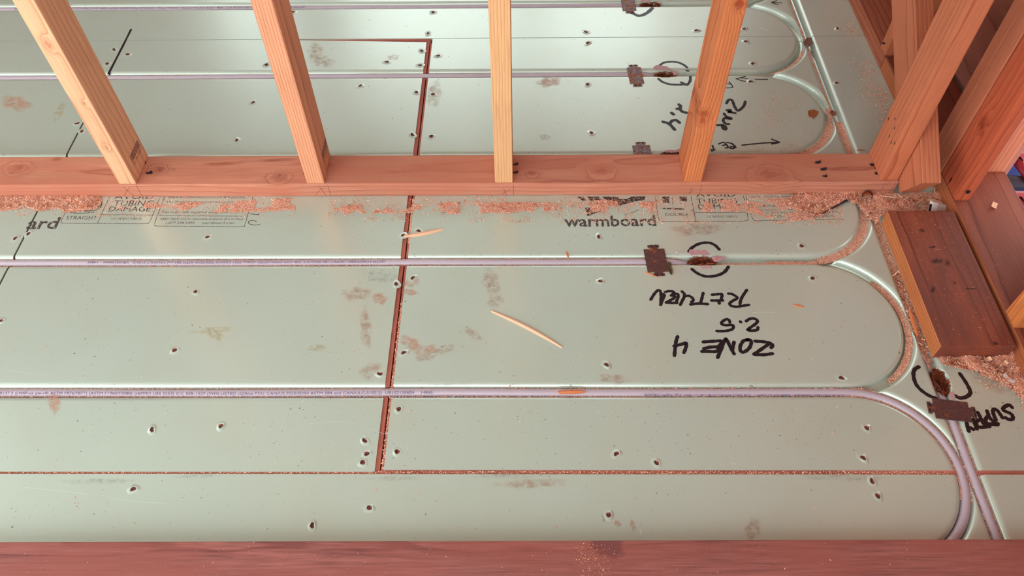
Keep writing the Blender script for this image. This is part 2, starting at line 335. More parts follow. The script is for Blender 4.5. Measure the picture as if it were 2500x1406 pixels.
text('Use Warmboard approved tubing only.', (1832,482.5), (1976,480.5), 5); text('on job box', (1880,494), (1960,492), 6); text('Max weight: refer to printed tubing', (1846,504.5), (2010,503), 4.5)
text('NEED HELP? Call for immediate assistance (8-5 or later)', (1848,522), (2051,519.5), 5); text('1.877.338.5493', (1862,531), (1936,530), 5.5); text('warmboard.com', (1955,531), (2036,529), 5.5)
PIPE_A = 'CSA B137.5 (cNSF-us pw-rfh ASTM F876/F877) (ASTM F1960/F2080) (IAPMO UES 0253) ICC ESR-1529 (WHI-LISTED cQAIus P321 CAN/US FS25/SD50 ASTM E84 and CAN/ULC-S102.2)  UB102150604    14845'
PIPE_B = 'WIRSBO hePEX PEX 5006 1/2 IN UB102150604 SDR9 PEX   160PSI 73.4F/100PSI 180F/80PSI 200F CSA B137.5'
PIPE_C = '(ASTM F1960/F2080) (IAPMO UES 0253) ICC ESR-1529 (WHI-LISTED cQAIus P321 CAN/US FS25/SD50 ASTM E84 and CAN/ULC-S102.2)   UB102150604    14835'
BAR = '0114 2407'
tobs = []
for s in [t[0] for t in TX]+[PIPE_A, PIPE_B, PIPE_C, BAR]:
    cu = bpy.data.curves.new('t', 'FONT'); cu.body = s; cu.resolution_u = 2; cu.size = 1
    k = len(tobs); cu.offset = TX[k][4] if k < len(TX) else 0
    o = bpy.data.objects.new('t', cu); COL.objects.link(o); tobs.append(o)
dg = bpy.context.evaluated_depsgraph_get(); TM = []
for o in tobs:
    e = o.evaluated_get(dg); me = e.to_mesh(); v = np.array([x.co[:] for x in me.vertices]); TM.append((v, [tuple(p.vertices) for p in me.polygons])); e.to_mesh_clear()
for o in tobs: cu = o.data; bpy.data.objects.remove(o); bpy.data.curves.remove(cu)
for (s, p0, p1, hpx, bold), (v, f) in zip(TX, TM):
    a, b_ = F(*p0), F(*p1); mid = ((p0[0]+p1[0])/2, (p0[1]+p1[1])/2); h = F(mid[0], mid[1]-hpx)[1]-F(*mid)[1]
    u0, u1 = v[:, 0].min(), v[:, 0].max(); capm = v[:, 1].max()
    d = (b_-a)[:2]; n = np.array([-d[1], d[0]])/np.linalg.norm(d)
    if any(c in s for c in 'pqgy,('): capm = .72
    P = a[:2]+np.outer((v[:, 0]-u0)/(u1-u0), d)+np.outer(v[:, 1]/capm*h, n)
    o = mesh('printed_text', np.c_[P, np.full(len(P), .004)], f, M_PRINT, floor); o['label'] = 'printed panel text reading '+s.rstrip('.')
def lines(label, sts, w):
    v, f = gather([ribbon([F(*p)[:2] for p in st], w, .003) for st in sts]); o = mesh('printed_frame', v, f, M_PRINT, floor); o['label'] = label
def fill(polys, z=.0035):
    V, Fc = [], []
    for pl in polys:
        o = len(V); V += [(*F(*p)[:2], z) for p in pl]; Fc.append(tuple(range(o, o+len(pl)))[::-1])
    mesh('printed_logo', V, Fc, M_PRINT, floor)['label'] = 'dark printed panel emblem half hidden under sawdust'
lines('thin printed frame around the left label', [[(159,520),(149,541),(153,544.5),(162,545),(260,545.5),(352,546),(362,543.5),(369,534),(391,480)],[(267,481),(238,545)],[(249,524),(374,525)],
  [(402,481),(378,544),(382,551),(392,552),(490,552.5),(588,553),(597,548),(604,528),(617,481)],[(387,526),(605,528)]], .05)
lines('printed pipe drawing on the left label', [[(170,518.5),(195,521),(232,518)],[(195,483),(236,485),(248,493),(246,505),(236,513),(215,515),(175,515)],[(610,522),(631,524),(631,519.5)],[(634,548),(622,549.5),(608,546),(608,540),(618,538),(626,541)]], .07)
lines('thin printed frame around the right label', [[(1599,480),(1607,528),(1611,538),(1619,541),(1710,541),(1806,540.5),(1820,538),(1826,532),(1815,478)],[(1687,480),(1699,541)],[(1697,519),(1820,518)],
  [(1821,478),(1837,533),(1841,537.5),(1852,538.5),(1960,536.5),(2058,534.5)],[(1845,513),(2015,511)],[(1525,525),(1560,512)],[(1641,479),(1643,500)]], .05)
lines('thick printed bar on the right label', [[(1620,509),(1645,509.5),(1668,510.5)]], .16)
fill([[(1408,480),(1423,480),(1431,489),(1422,490)],[(1433,480),(1461,480),(1473,490),(1440,490)],[(1470,480),(1505,480),(1515,486),(1530,486),(1542,480),(1576,479),(1574,488),(1540,494),(1505,505),(1500,492),(1480,490)],[(1428,507),(1450,505),(1488,508),(1434,528)],
  [(1616,480),(1634,480),(1634,496),(1618,494)],[(1658,480),(1677,480),(1677,492),(1660,490)]])
# stains ------------------------------------------------------------------------------------
S_BR = soft_stain('brown scuff', (178, 118, 88), .42, 1.6, .48); S_PK = soft_stain('pink scuff', (208, 148, 122), .55, 1.3, .42); S_YE = soft_stain('yellow scuff', (190, 162, 96), .4, 1.5, .48)
S_DK = soft_stain('dark scuff', (110, 100, 92), .26, 2.2, .53); S_OR = soft_stain('fine orange dust', (196, 120, 86), .2, 1.8, .5); S_BK2 = soft_stain('grey board stain', (58, 36, 34), .6, 1.6, .42); S_BK = soft_stain('black nail stain', (30, 16, 18), .95, 1.2, .3)
def patch(P, Nrm=None, mat=None, z=.003, name='stain', root=None, planex=None):
    c = P.mean(0); V = [(*c, z)]; E = [1.0]; n = len(P)
    for r, e in ((.6, .9), (1.0, 0.0)):
        for p in P: V.append((*(c+(p-c)*r), z)); E.append(e)
    Fc = [(0, 1+k, 1+(k+1) % n) for k in range(n)]+[(1+k, 1+n+k, 1+n+(k+1) % n, 1+(k+1) % n) for k in range(n)]
    V = np.array(V)
    if planex is not None: V = np.c_[np.full(len(V), planex), V[:, 0], V[:, 1]]; Fc = [q[::-1] for q in Fc]
    o = mesh(name, V, Fc, mat, floor if root is None else root); at = o.data.attributes.new('edge', 'FLOAT', 'POINT'); at.data.foreach_set('value', np.array(E, np.float32)); return o
def blob(px, py, rx, ry, mat, ang=0, z=.003, n=18, name='stain', root=None, irr=.3):
    P = []; ph = random.random()*6
    for k in range(n):
        a = 2*math.pi*k/n; r = 1+irr*math.sin(2*a+ph)*.6+irr*math.sin(5*a+2*ph)*.5
        dx, dy = rx*r*math.cos(a), ry*r*math.sin(a); ca, sa = math.cos(ang), math.sin(ang); P.append(F(px+dx*ca-dy*sa, py+dx*sa+dy*ca, z)[:2])
    return patch(np.array(P), None, mat, z, name, root)
for a in [(871,717,34,22,S_BR),(927,729,18,18,S_PK),(893,800,18,50,S_BR,-.15),(1004,838,30,18,S_PK,.3),(1042,856,30,16,S_PK),(1085,853,26,13,S_BR,-.2),(1040,872,28,12,S_BR,-.3),(1005,690,22,12,S_PK),(1000,713,22,9,S_PK),
  (905,905,28,24,S_BR),(40,252,38,22,S_PK),(145,272,10,34,S_YE,.55),(520,806,52,10,S_YE,-.05),(525,815,30,14,S_YE,.5),(135,985,14,30,S_PK,.25),(122,975,6,20,S_PK,.2),(773,849,28,9,S_YE),(1200,690,26,34,S_BR),(1210,735,24,16,S_BR),
  (1838,1292,20,34,S_BR),(1545,1283,9,15,S_PK),(1508,1278,9,10,S_PK),(1474,1262,6,14,S_BR),(1560,1283,8,10,S_DK),(930,675,46,22,S_DK),(1155,815,26,12,S_BR,.5),(960,140,14,10,S_BR),(770,128,26,24,S_BR),(790,150,26,18,S_BR),
  (1090,940,70,5,S_DK),(1250,1160,120,9,S_DK),(960,1168,70,8,S_DK),(480,1162,60,7,S_DK),(2050,1165,110,12,S_DK),(1500,925,40,14,S_BR),(1330,335,14,10,S_BR),(1060,230,24,30,S_BR),(1340,200,30,16,S_PK),
  
  (1700,560,60,20,S_BR),(2440,930,70,30,S_BR,.3),(1300,1180,90,14,S_BR),(240,1175,90,9,S_DK)]:
    blob(*a)
M_SCR = plain('bare scratch', (216, 226, 216), .35, .3)
v, f = gather([ribbon([F(*p)[:2] for p in st], w, .0035, cap=False) for st, w in [([(1838,763),(1860,762),(1897,764)],.05),([(20,905),(80,912),(120,917)],.03),([(560,925),(640,930)],.03),([(60,1190),(140,1198),(215,1206)],.03),([(270,1217),(330,1224),(410,1229)],.03),
   ([(1636,97),(1661,108),(1641,125)],.09),([(1852,67),(1866,71),(1876,75)],.12),([(1386,355),(1394,362)],.05),([(1455,300),(1470,304)],.05),([(1425,308),(1438,306)],.06),([(1456,1008),(1466,1003)],.05),([(1785,1130),(1797,1133)],.09),([(1563,1292),(1566,1306)],.1),([(100,1040),(180,1010)],.015),([(750,1035),(850,1030),(940,1060)],.02)]])
mesh('scratch', v, f, M_SCR, floor)['label'] = 'bright scratches in the panel coating'
# screws driven through the panels --------------------------------------------------------------
SCREWS = [(1057,31),(1045,82),(1030,125),(1070,137),(1026,160),(1017,226),(1057,231),(1007,330),(1053,334),(1435,106),(1431,79),(1435,207),(1444,325),(945,152),(651,159),(618,251),(578,343),(312,133),(262,156),(279,122),(200,321),(189,302),
  (1817,71),(1821,102),(1838,156),(1833,200),(2043,203),(2045,70),(507,579),(427,855),(478,712),(326,1194),(902,1240),(372,1049),(891,1076),(896,1108),(886,1129),(928,913),(968,694),(1008,679),(986,861),(974,999),(970,1103),(1462,579),(1466,687),
  (1481,891),(1505,1108),(1603,1130),(1486,1257),(2054,923),(1957,601),(2107,1118),(2129,1175),(2143,1211),(985,575),(1022,564),(1984,680),(38,582),(70,571),(880,210),(716,30),(2,783),(540,1040),(763,1283),(1700,75),(2116,1045)]
def screw_mesh(seed):
    r = random.Random(seed); V, Fc = [], []; n = 20
    prof = [(.40, 0), (.30, .018), (.21, .06), (.17, .05), (.155, .012), (0, .012)]
    ph = r.random()*6
    for (rr, zz) in prof[:-1]:
        for k in range(n):
            a = 2*math.pi*k/n; q = rr*(1+.14*math.sin(2*a+ph)+.08*math.sin(3*a+ph*2)+r.uniform(-.07, .07)); V.append((q*math.cos(a)*1.15, q*math.sin(a), zz*(1+.45*math.sin(a+ph)) if zz > .04 else zz))
    V.append((0, 0, .022)); L = len(prof)-1
    for i in range(L-1):
        for k in range(n): Fc.append((i*n+k, i*n+(k+1) % n, (i+1)*n+(k+1) % n, (i+1)*n+k))
    for k in range(n): Fc.append(((L-1)*n+k, (L-1)*n+(k+1) % n, len(V)-1))
    me = bpy.data.meshes.new('screw_hole'); me.from_pydata([tuple(c*I for c in v) for v in V], [], Fc); me.materials.append(M_FLOOR); me.materials.append(M_SCREW)
    for i, p in enumerate(me.polygons): p.use_smooth = True; p.material_index = 1 if i >= (L-2)*n else 0
    return me
M_SCREW = rust('rusted screw head', (120, 60, 46), (70, 34, 30), (180, 96, 66), .56)
SM = [screw_mesh(k) for k in range(6)]
for k, (px, py) in enumerate(SCREWS):
    o = bpy.data.objects.new('screw_hole', SM[k % 6]); COL.objects.link(o); p = F(px, py); o.location = Vector((p[0], p[1], .0))*I; o.rotation_euler.z = random.random()*6.28
    s = .9 if py > 560 else 1.0; o.scale = (s, s, 1); par(o, floor)

# ------------------------------------------------------------------ interior wall: sole plate and studs
WP = dict(light=(206, 136, 109), dark=(168, 96, 75))
KN = [(43,412,.75,2.9),(385,414,.6,2.4),(683,432,.6,2.2),(808,402,.6,2.2),(1299,423,.42,1.4),(1467,414,.75,2.6),(1880,425,1.0,3.0),(424,413,.16,.5),(138,388,.3,.9),(1990,398,.2,.5)]
PX0 = -75.0; PY0, PY1 = 25.27, 28.75
kn = []
for px, py, r, a in KN:
    p = F(px, py, 1.5); kn.append((p[0]-PX0, p[1]-PY0, r, a, 'y'))
M_PLATE = wood('pinkish fir plate', **WP, rings=2.1, pith=(2.0, -5.5), wob=1.1, knots=kn, seed=1, fibre=.13, blotch=(190, 112, 87))
wall_c = empty('wall_middle', (-17, 27, 0), label='bare interior stud wall frame standing across the green floor panels', cat='stud wall', kind='structure')
plate = board('sole_plate', (PX0, PY0, 0), AX_X, 41.22-PX0, PY1-PY0, 1.5, M_PLATE, wall_c, .09)
plate['label'] = 'pinkish knotty sole plate lying across the floor under the slim studs'
XS0 = -24.72
STW = [dict(light=(234, 174, 134), dark=(204, 136, 98), rings=1.7, pith=(-3, 3), wob=1.2, seed=11, knots=((40-1.5, .2, .01, 0, 'y'),)),
       dict(light=(232, 158, 120), dark=(190, 108, 72), rings=4.6, pith=(3, -9), wob=.3, seed=12, knots=()),
       dict(light=(236, 178, 128), dark=(206, 138, 90), rings=4.4, pith=(3, 10), wob=.25, seed=13, knots=()),
       dict(light=(217, 126, 77), dark=(176, 84, 46), rings=4.2, pith=(2, 9), wob=.5, seed=14, knots=((16.6, .55, .55, 2.4, 'z'), (7, 1.2, .8, 1.2, 'z')))]
SLAB = ['pale slim stud with small knots, first from the left', 'straight-grained slim stud, second from the left', 'yellowish straight-grained slim stud, third from the left', 'orange slim stud with a dark knot, fourth from the left']
STUDX = [XS0, XS0+16.02, XS0+31.98, XS0+47.9]
def stud(x, y, mat, parent, lab, w=1.5, d=3.5, z=1.5, L=98.4, bev=.1, name='stud', rag=True):
    o = board(name, (x+w, y, z), AX_Z, L, d, w, mat, parent, bev); o['label'] = lab; return o
studs = []
for k, x in enumerate(STUDX):
    a = dict(STW[k]); kk = a.pop('knots')
    if k == 0: kk = ((13.9, .75, .45, 1.5, 'z'), (4.2, .85, .3, 1.2, 'z'), (8.6, .6, .25, .8, 'z'))
    studs.append(stud(x, PY0+.02, wood('stud wood %d' % k, **a, knots=kk), wall_c, SLAB[k]))
M_END = wood('orange end stud', light=(206, 118, 82), dark=(178, 92, 62), rings=1.9, pith=(6, 3), wob=1.0, seed=15, knots=((20, 1.2, .9, 1.6, 'y'),))
endst = stud(39.66, 25.42, M_END, wall_c, 'wide orange end stud beside the leaning brace', d=3.4)
# splinter spikes at the cut foot of the studs
def nail_at(c, yaw, root, L=.42, tilt=.5, r=.065, lab=None):
    V, Fc = [], []; n = 8; d = np.array([math.cos(yaw)*math.cos(tilt), math.sin(yaw)*math.cos(tilt), math.sin(tilt)]); a = np.cross(d, (0, 0, 1)); a /= np.linalg.norm(a); b2 = np.cross(d, a); c = np.array(c)
    for t, rr in ((-.15, r), (L*.8, r), (L*.8, r*2), (L, r*2), (L, 0)):
        for k in range(n):
            q = 2*math.pi*k/n; V.append(c+d*t+rr*(a*math.cos(q)+b2*math.sin(q)))
    for i in range(4):
        for k in range(n): Fc.append((i*n+k, i*n+(k+1) % n, (i+1)*n+(k+1) % n, (i+1)*n+k))
    return mesh('nail', V, Fc, M_DARKM, root)
for px, py, L, st in [(362,422,.3,1),(349,398,.25,0),(746,425,.25,1),(1257,401,.3,0),(1256,421,.3,0),(1995,396,.25,1),(2008,413,.3,1),(2012,430,.2,0),(2128,402,.25,1),(2139,410,.25,1),(2140,423,.25,1)]:
    p = F(px, py, 1.5); nail_at((p[0], p[1], 1.51), 0 if px > 300 else 3, plate, L, .25)
    blob(px+2, py, 10 if st else 7, 4 if st else 3, S_BK, 0, 1.504, 12, 'nail_stain', plate)
M_PENCIL = plain('pencil', (120, 66, 50), .6)
def marks(sts, yp, root, w=.035, name='pencil_mark', lab=None, mat=None):
    V, Fc = [], []
    for st in sts:
        P = [np.array(onY(*p, yp))[[0, 2]] for p in st]; v, f = ribbon(P, w, 0); o = len(V); V += [(a, yp, b2) for a, b2, _ in v]; Fc += [tuple(i+o for i in q)[::-1] for q in f]
    o = mesh(name, V, Fc, mat or M_PENCIL, root)
    if lab: o['label'] = lab
    return o
def cr(org, s, sts): return [[(org[0]+x/s, org[1]+y/s) for x, y in st] for st in sts]
YP = PY0-.006
marks(cr((280,340),10.04,[[(210,1165),(310,1255),(480,1395)],[(370,1180),(300,1260),(220,1390)],[(520,1115),(590,1240),(665,1390)]]), YP, plate, lab='pencil cross below the first slim stud')
marks(cr((740,340),10.04,[[(390,1160),(450,1220),(560,1380)],[(515,1210),(440,1220),(300,1370)],[(600,1125),(650,1280),(680,1395)]]), YP, plate, lab='pencil cross below the second slim stud')
marks(cr((1100,360),3.571,[[(460,355),(475,385),(487,418)],[(515,368),(475,390),(443,412)],[(548,330),(548,422)]]), YP, plate, lab='pencil cross below the third slim stud')
marks(cr((1100,360),3.571,[[(2105,343),(2088,385),(2090,408)],[(2122,370),(2090,392),(2070,400)],[(2192,325),(2182,370),(2170,412)]]), YP, plate, lab='pencil cross below the fourth slim stud')
marks(cr((1620,360),4.31,[[(2325,375),(2300,430),(2298,450)],[(2390,365),(2330,400)],[(2445,370),(2400,450)]]), YP, plate, lab='faint pencil lines near the right end of the plate')
# bar code stamps on the first two studs
M_STAMP = plain('purple stamp ink', (104, 62, 60), .6)
def stamp(x, ya, yb, za, zb, root, lab):
    V, Fc = [], []; n = 15; y = ya
    r = random.Random(3)
    while y < yb:
        w = r.choice((.05, .08, .13)); 
        for q in ((y, za), (y+w, za), (y+w, zb), (y, zb)): V.append((x, *q))
        Fc.append(tuple(range(len(V)-4, len(V)))); y += w+r.choice((.05, .08))
    v, f = TM[-1]; s = (yb-ya)/(v[:, 0].max()-v[:, 0].min()); o = len(V)
    for u in v: V.append((x, ya+(u[0]-v[:, 0].min())*s, za-.42+u[1]*.45))
    Fc += [tuple(i+o for i in q) for q in f]
    mesh('bar_code_stamp', V, Fc, M_STAMP, root)['label'] = lab
stamp(STUDX[0]+1.506, 26.3, 28.4, 3.1, 3.75, studs[0], 'purple bar code stamp near the foot of the stud')
stamp(STUDX[1]+1.506, 26.5, 28.5, 3.0, 3.7, studs[1], 'purple bar code stamp near the foot of the stud')
# nail dents on the end stud
for px, py in [(2169,290),(2185,290),(2184,312),(2171,332),(2176,348),(2184,349)]:
    p = onX(px, py, 39.655); P = np.array([(p[1]+.08*math.cos(a), p[2]+.2*math.sin(a)+.05*math.cos(a)) for a in np.linspace(0, 6.28, 11)[:-1]])
    patch(P, None, S_BK, 0, 'nail_hole', endst, 39.652)

# ------------------------------------------------------------------ right wall: plates, studs, sheathing
wall_r = empty('wall_right', (47.7, 30, 0), label='reddish exterior wall frame with sole plate, studs and dark sheathing at the edge', cat='stud wall', kind='structure')
M_WPE = wood('lit plate side', light=(186, 106, 66), dark=(154, 76, 44), rings=3, pith=(3, -4), wob=.6, seed=29, fibre=.2)  # lighter plate wood for the left side: light painted into the colour
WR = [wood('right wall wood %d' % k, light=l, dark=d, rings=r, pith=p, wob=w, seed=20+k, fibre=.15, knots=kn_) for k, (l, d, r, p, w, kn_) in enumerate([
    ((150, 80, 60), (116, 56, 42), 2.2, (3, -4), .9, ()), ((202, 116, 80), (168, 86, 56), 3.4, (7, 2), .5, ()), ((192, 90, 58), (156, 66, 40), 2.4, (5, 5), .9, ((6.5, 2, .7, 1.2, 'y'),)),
    ((200, 116, 84), (164, 84, 56), 2.6, (2, -9), .5, ()), ((176, 98, 70), (130, 64, 44), 1.6, (8, 3), 1.0, ((30, 3, .9, 2, 'y'),))])]
pl = board('sole_plate', (50.5, -40, 0), AX_Y, 82.4, 5.5, 1.5, WR[0], wall_r, .08); pl['label'] = 'sole plate with a shaded top along the right edge, nearer length'  # dark wood colour carries the shade on the plate top
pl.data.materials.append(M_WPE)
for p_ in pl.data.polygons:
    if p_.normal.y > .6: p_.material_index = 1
pl = board('sole_plate', (50.5, 42.55, 0), AX_Y, 50, 5.5, 1.5, WR[4], wall_r, .08); pl['label'] = 'dark sole plate running away to the top edge, farther length'
def rstud(x, y, wx, dy, mat, lab, L=98.4, bev=.09):
    o = board('stud', (x+wx, y, 1.5), AX_Z, L, dy, wx, mat, wall_r, bev); o['label'] = lab; return o
rstud(45.0, 42.6, 5.5, 1.5, WR[1], 'far stud on the right wall beside the plate joint')
rstud(45.0, 26.36, 5.4, 1.5, WR[3], 'striped stud tucked behind the orange corner stud')
rstud(45.0, 27.9, 5.4, 1.2, WR[3], 'second striped stud behind the leaning brace')
cornr = rstud(44.98, 22.92, 1.28, 3.4, WR[2], 'orange corner stud with a rounded foot on the right plate', bev=.28)
rstud(45.0, 10.4, 5.5, 1.5, wood('near right stud', light=(226, 134, 74), dark=(176, 84, 42), rings=4.2, pith=(4, -2.5), wob=.9, seed=31, fibre=.25), 'near stud with bold grain cut off by the right edge', bev=.04)
rstud(45.0, 58.6, 5.5, 1.5, WR[1], 'farthest stud on the right wall'); rstud(45.0, 74.6, 5.5, 1.5, WR[1], 'stud beyond the frame')
rstud(45.0, -5.6, 5.5, 1.5, WR[1], 'stud outside the near frame edge')
M_SHE = wood('dark sheathing ply', light=(168, 100, 82), dark=(138, 76, 62), rings=.35, pith=(20, -14), wob=3.2, knots=((9, 17.5, .8, 2, 'y'), (12, 20, .7, 1.6, 'y'), (6, 13, .6, 1.4, 'y')), seed=40, fibre=.2)
sh_ = board('sheathing_panel', (51.0, 27.2, -1.5), ((0,1,0),(0,0,1),(1,0,0)), 96, 102, .5, M_SHE, wall_r, .02); sh_['label'] = 'dark red plywood sheathing behind the right wall studs'
for px, py in [(2320,440), (2362,467)]:
    p = onX(px, py, 44.97) if px < 2340 else onY(px, py, 22.9)
    if px < 2340:
        P = np.array([(p[1]+.12*math.cos(a), p[2]+.4*math.sin(a)) for a in np.linspace(0, 6.28, 13)[:-1]]); patch(P, None, S_BK, 0, 'knot_stain', cornr, 44.97)
    else:
        nail_at((p[0], 22.9, p[2]), -1.57, cornr, .12, .2, .09)
p = onX(2156, 112, 44.99); nail_at((44.98, 43.5, 2.2), 3.2, wall_r, .2, .4)
V = []; Fc = []
rs = random.Random(5)
for k in range(46):
    y = 42.7+rs.random()*1.3; z = 1.55+rs.random()*.1; h = .2+rs.random()*.9; w = .05+.05*rs.random(); o = len(V)
    V += [(44.96, y, z), (44.96, y+w, z), (44.93-.1*rs.random(), y+w/2, z+h)]; Fc.append((o, o+1, o+2))
# sole plate in the foreground
M_FRONT = wood('weathered red plate', light=(168, 102, 94), dark=(138, 76, 70), rings=1.6, pith=(3, -5), wob=2.0, seed=50, fibre=.34, soft=.3, stain=(F(1487,1360,1.5)[0]+70, 5.3, 1.15, (112, 62, 62)), blotch=(150, 82, 72))
wall_f = empty('wall_front', (0, -8, 0), label='weathered reddish sole plate lying on the floor along the bottom edge', cat='floor plate', kind='structure')
a0, b0 = F(0, 1323, 1.5), F(2500, 1316, 1.5); dv = (b0-a0)/np.linalg.norm(b0-a0); nv = np.array([-dv[1], dv[0], 0])
org = a0-dv*(a0[0]+70)-nv*5.5; org[2] = 0
fp = board('sole_plate', org, (tuple(dv), tuple(nv), (0,0,1)), 120, 5.5, 1.5, M_FRONT, wall_f, .05); fp['label'] = 'weathered reddish plate with a dark round stain'

# ------------------------------------------------------------------ leaning brace and the loose board
XB = 41.24
q0, q1, w0 = onX(2195,470,XB), onX(2185,240,XB), onX(2252,450,XB); q1 = onX(2176, 0, XB)
ax = (q1-q0)/np.linalg.norm(q1-q0); up = np.array([0, -ax[2], ax[1]]); wd = abs(np.dot(w0-q0, up))
M_BR = wood('brace wood', light=(202, 118, 84), dark=(168, 86, 58), rings=3.0, pith=(1.2, -5), wob=.7, seed=60, knots=((24.5, 1.9, .8, 1.8, 'y'),))
o = board('brace_board', q0, (tuple(ax), tuple(up), (1,0,0)), 84, wd, 1.5, M_BR, None, .06)
tag(o, 'diagonal board leaning away behind the wide orange end stud, square-cut foot near the floor', 'brace')
M_LB = wood('shaded board wood', light=(152, 78, 56), dark=(112, 52, 38), rings=3.2, pith=(3.2, -2.6), wob=.5, seed=61, fibre=.2, blotch=(112, 60, 50), knots=())  # shade on the board top is put into this dark colour
M_LBE = wood('lit board side', light=(202, 120, 72), dark=(168, 84, 46), rings=3.6, pith=(3.2, -2.6), wob=.4, seed=62, fibre=.2)  # lighter copy for the left side, its light painted into the colour
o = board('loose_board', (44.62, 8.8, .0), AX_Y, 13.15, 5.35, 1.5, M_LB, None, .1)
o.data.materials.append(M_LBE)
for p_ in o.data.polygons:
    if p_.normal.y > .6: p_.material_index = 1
tag(o, 'short offcut plank with a shaded top lying beside the right wall plate, end grain towards us', 'board')
loose = o
for px, py, rx, ry in [(2250,563,12,5),(2276,603,9,5),(2288,637,16,8),(2313,642,8,12),(2278,706,7,10),(2430,838,8,6),(2330,690,6,4),(2370,705,16,3)]:
    blob(px, py, rx, ry, S_BK2, 0, 1.503, 14, 'stain', loose)

# ------------------------------------------------------------------ heating pipe
def tube(P, r, n=18):
    P = np.array(P, float); d = np.gradient(P, axis=0); d /= np.linalg.norm(d, axis=1)[:, None]; V, Fc = [], []
    for k in range(len(P)):
        s = np.cross(d[k], (0, 0, 1)); s /= np.linalg.norm(s); u = np.cross(s, d[k])
        for j in range(n):
            a = 2*math.pi*j/n; V.append(P[k]+r*(s*math.cos(a)+u*math.sin(a)))
        if k:
            for j in range(n): Fc.append(((k-1)*n+j, (k-1)*n+(j+1) % n, k*n+(j+1) % n, k*n+j))
    return V, Fc
ZP, RP = -.345, .3125
def wav(x, s): return .045*math.sin(x*.21+s)+.03*math.sin(x*.07+2*s)
def pipe(pts, label):
    v, f = tube(pts, RP); o = mesh('heating_pipe', v, f, M_PEX, None, True); return tag(o, label, 'pipe', kind='thing')
def straight(Y, x0, x1, s): return [(x, Y+(.06 if x < 0 else .08 if x > .4 else .07)+wav(x, s)*.6, ZP) for x in np.arange(x0, x1, .7)]
P1 = straight(6, -75, XC, 1)+[(XC+RAD*math.sin(a), .08+RAD*math.cos(a), ZP) for a in np.linspace(.02, math.pi*.98, 60)]+[(x, -5.92, ZP) for x in np.arange(XC-.3, XC-12, -.7)]
pipe1 = pipe(P1, 'lilac heating pipe that curves round at the lower right, printed along its length')
def dive(Y, x1, s):
    P = straight(Y, -75, x1-3.6, s); y = P[-1][1]; x = P[-1][0]
    return P+[(x+t*3.9, y-.08*t, ZP-1.25*max(0, t-.25)**1.7) for t in np.linspace(.08, 1, 14)]
pipe2 = pipe(dive(18, 24.4, 2), 'lilac heating pipe just in front of the slim stud wall, diving into a torn hole')
pipe3 = pipe(dive(30, 24.0, 3), 'lilac heating pipe hidden along the back of the slim stud wall plate')
pipe4 = pipe(dive(42, 24.4, 4), 'lilac heating pipe behind the slim stud wall, passing under the far seam strip end')
pipe5 = pipe(dive(54, 24.2, 5), 'lilac heating pipe farthest away along the top edge')
P6 = [(XV, y, ZP) for y in np.arange(-24, 3.2, .6)]+[(XV+.02*t, 3.2+t*4.2, ZP-1.2*max(0, t-.3)**1.6) for t in np.linspace(.05, 1, 14)]
pipe6 = pipe(P6, 'short lilac heating pipe running straight under the rusty clip to the supply hole')
def pipe_text(idx, x0, x1, Y, h, ang, root, flip=False, ang1=None):
    v, f = TM[idx]; u = (v[:, 0]-v[:, 0].min())/(v[:, 0].max()-v[:, 0].min()); w = (v[:, 1])/.72*h-h/2
    if flip: x = x1+(x0-x1)*u; w = -w
    else: x = x0+(x1-x0)*u
    a = ang+((ang1-ang)*u if ang1 is not None else 0); th = a-w/(RP+.004)
    yc = np.array([Y+(.06 if xx < 0 else .08 if xx > .4 else .07)+wav(xx, 1 if Y == 6 else 2 if Y == 18 else 5)*.6 for xx in x])
    Vv = np.c_[x, yc-(RP+.022)*np.sin(th), ZP+(RP+.022)*np.cos(th)]
    o = mesh('pipe_print', Vv, f, M_PEXINK, root)
NT_ = len(TX)
pipe_text(NT_, -28.6, 3.15, 6, .2, .42, pipe1); pipe_text(NT_+1, 18.1, 32.2, 6, .2, .8, pipe1, ang1=1.15)
pipe_text(NT_+2, -25.6, -1.5, 18, .19, .30, pipe2, True); pipe_text(NT_+2, -46, -14, 54, .2, .5, pipe5, True)

# torn holes where the pipe dives: broken wood fibre and pink shavings
def fibres(cx, cy, rx, ry, n, mat, name, seed, z0=-.75, z1=-.05, ang=0.0, lw=(.25, .8)):
    r = np.random.default_rng(seed); V, Fc = [], []
    for k in range(n):
        a = r.random()*6.28; q = math.sqrt(r.random()); x = cx+rx*q*math.cos(a); y = cy+ry*q*math.sin(a); z = z0+(z1-z0)*q*q*r.uniform(.6, 1.1)
        L = r.uniform(*lw); w = r.uniform(.02, .07); d = ang+r.normal(0, .5); dz = r.normal(0, .12); o = len(V)
        dx, dy = math.cos(d)*L/2, math.sin(d)*L/2; nx, ny = -math.sin(d)*w, math.cos(d)*w
        V += [(x-dx, y-dy, z), (x+nx, y+ny, z+.05), (x+dx, y+dy, z+dz), (x-nx, y-ny, z+.03), (x, y, z-.05)]
        Fc += [(o, o+3, o+2, o+1), (o, o+1, o+4), (o+1, o+2, o+4), (o+2, o+3, o+4), (o+3, o, o+4)]
    o = mesh(name, V, Fc, mat, floor); o['kind'] = 'stuff'; return o
def scrap(polypx, mat, name, lab=None, z=.012, th=.02, root=floor):
    P = [F(*p)[:2] for p in polypx]; n = len(P); V = [(*p, z+th*random.random()*.5) for p in P]+[(*(p+(p-np.mean(P, 0))*.04), .001) for p in P]
    Fc = [tuple(range(n))[::-1]]+[(k, n+k, n+(k+1) % n, (k+1) % n) for k in range(n)]
    v = np.array(V); o = mesh(name, v, Fc, mat, root)
    # make sure the top faces up
    if o.data.polygons[0].normal.z < 0: o.data.flip_normals()
    if lab: o['label'] = lab
    return o
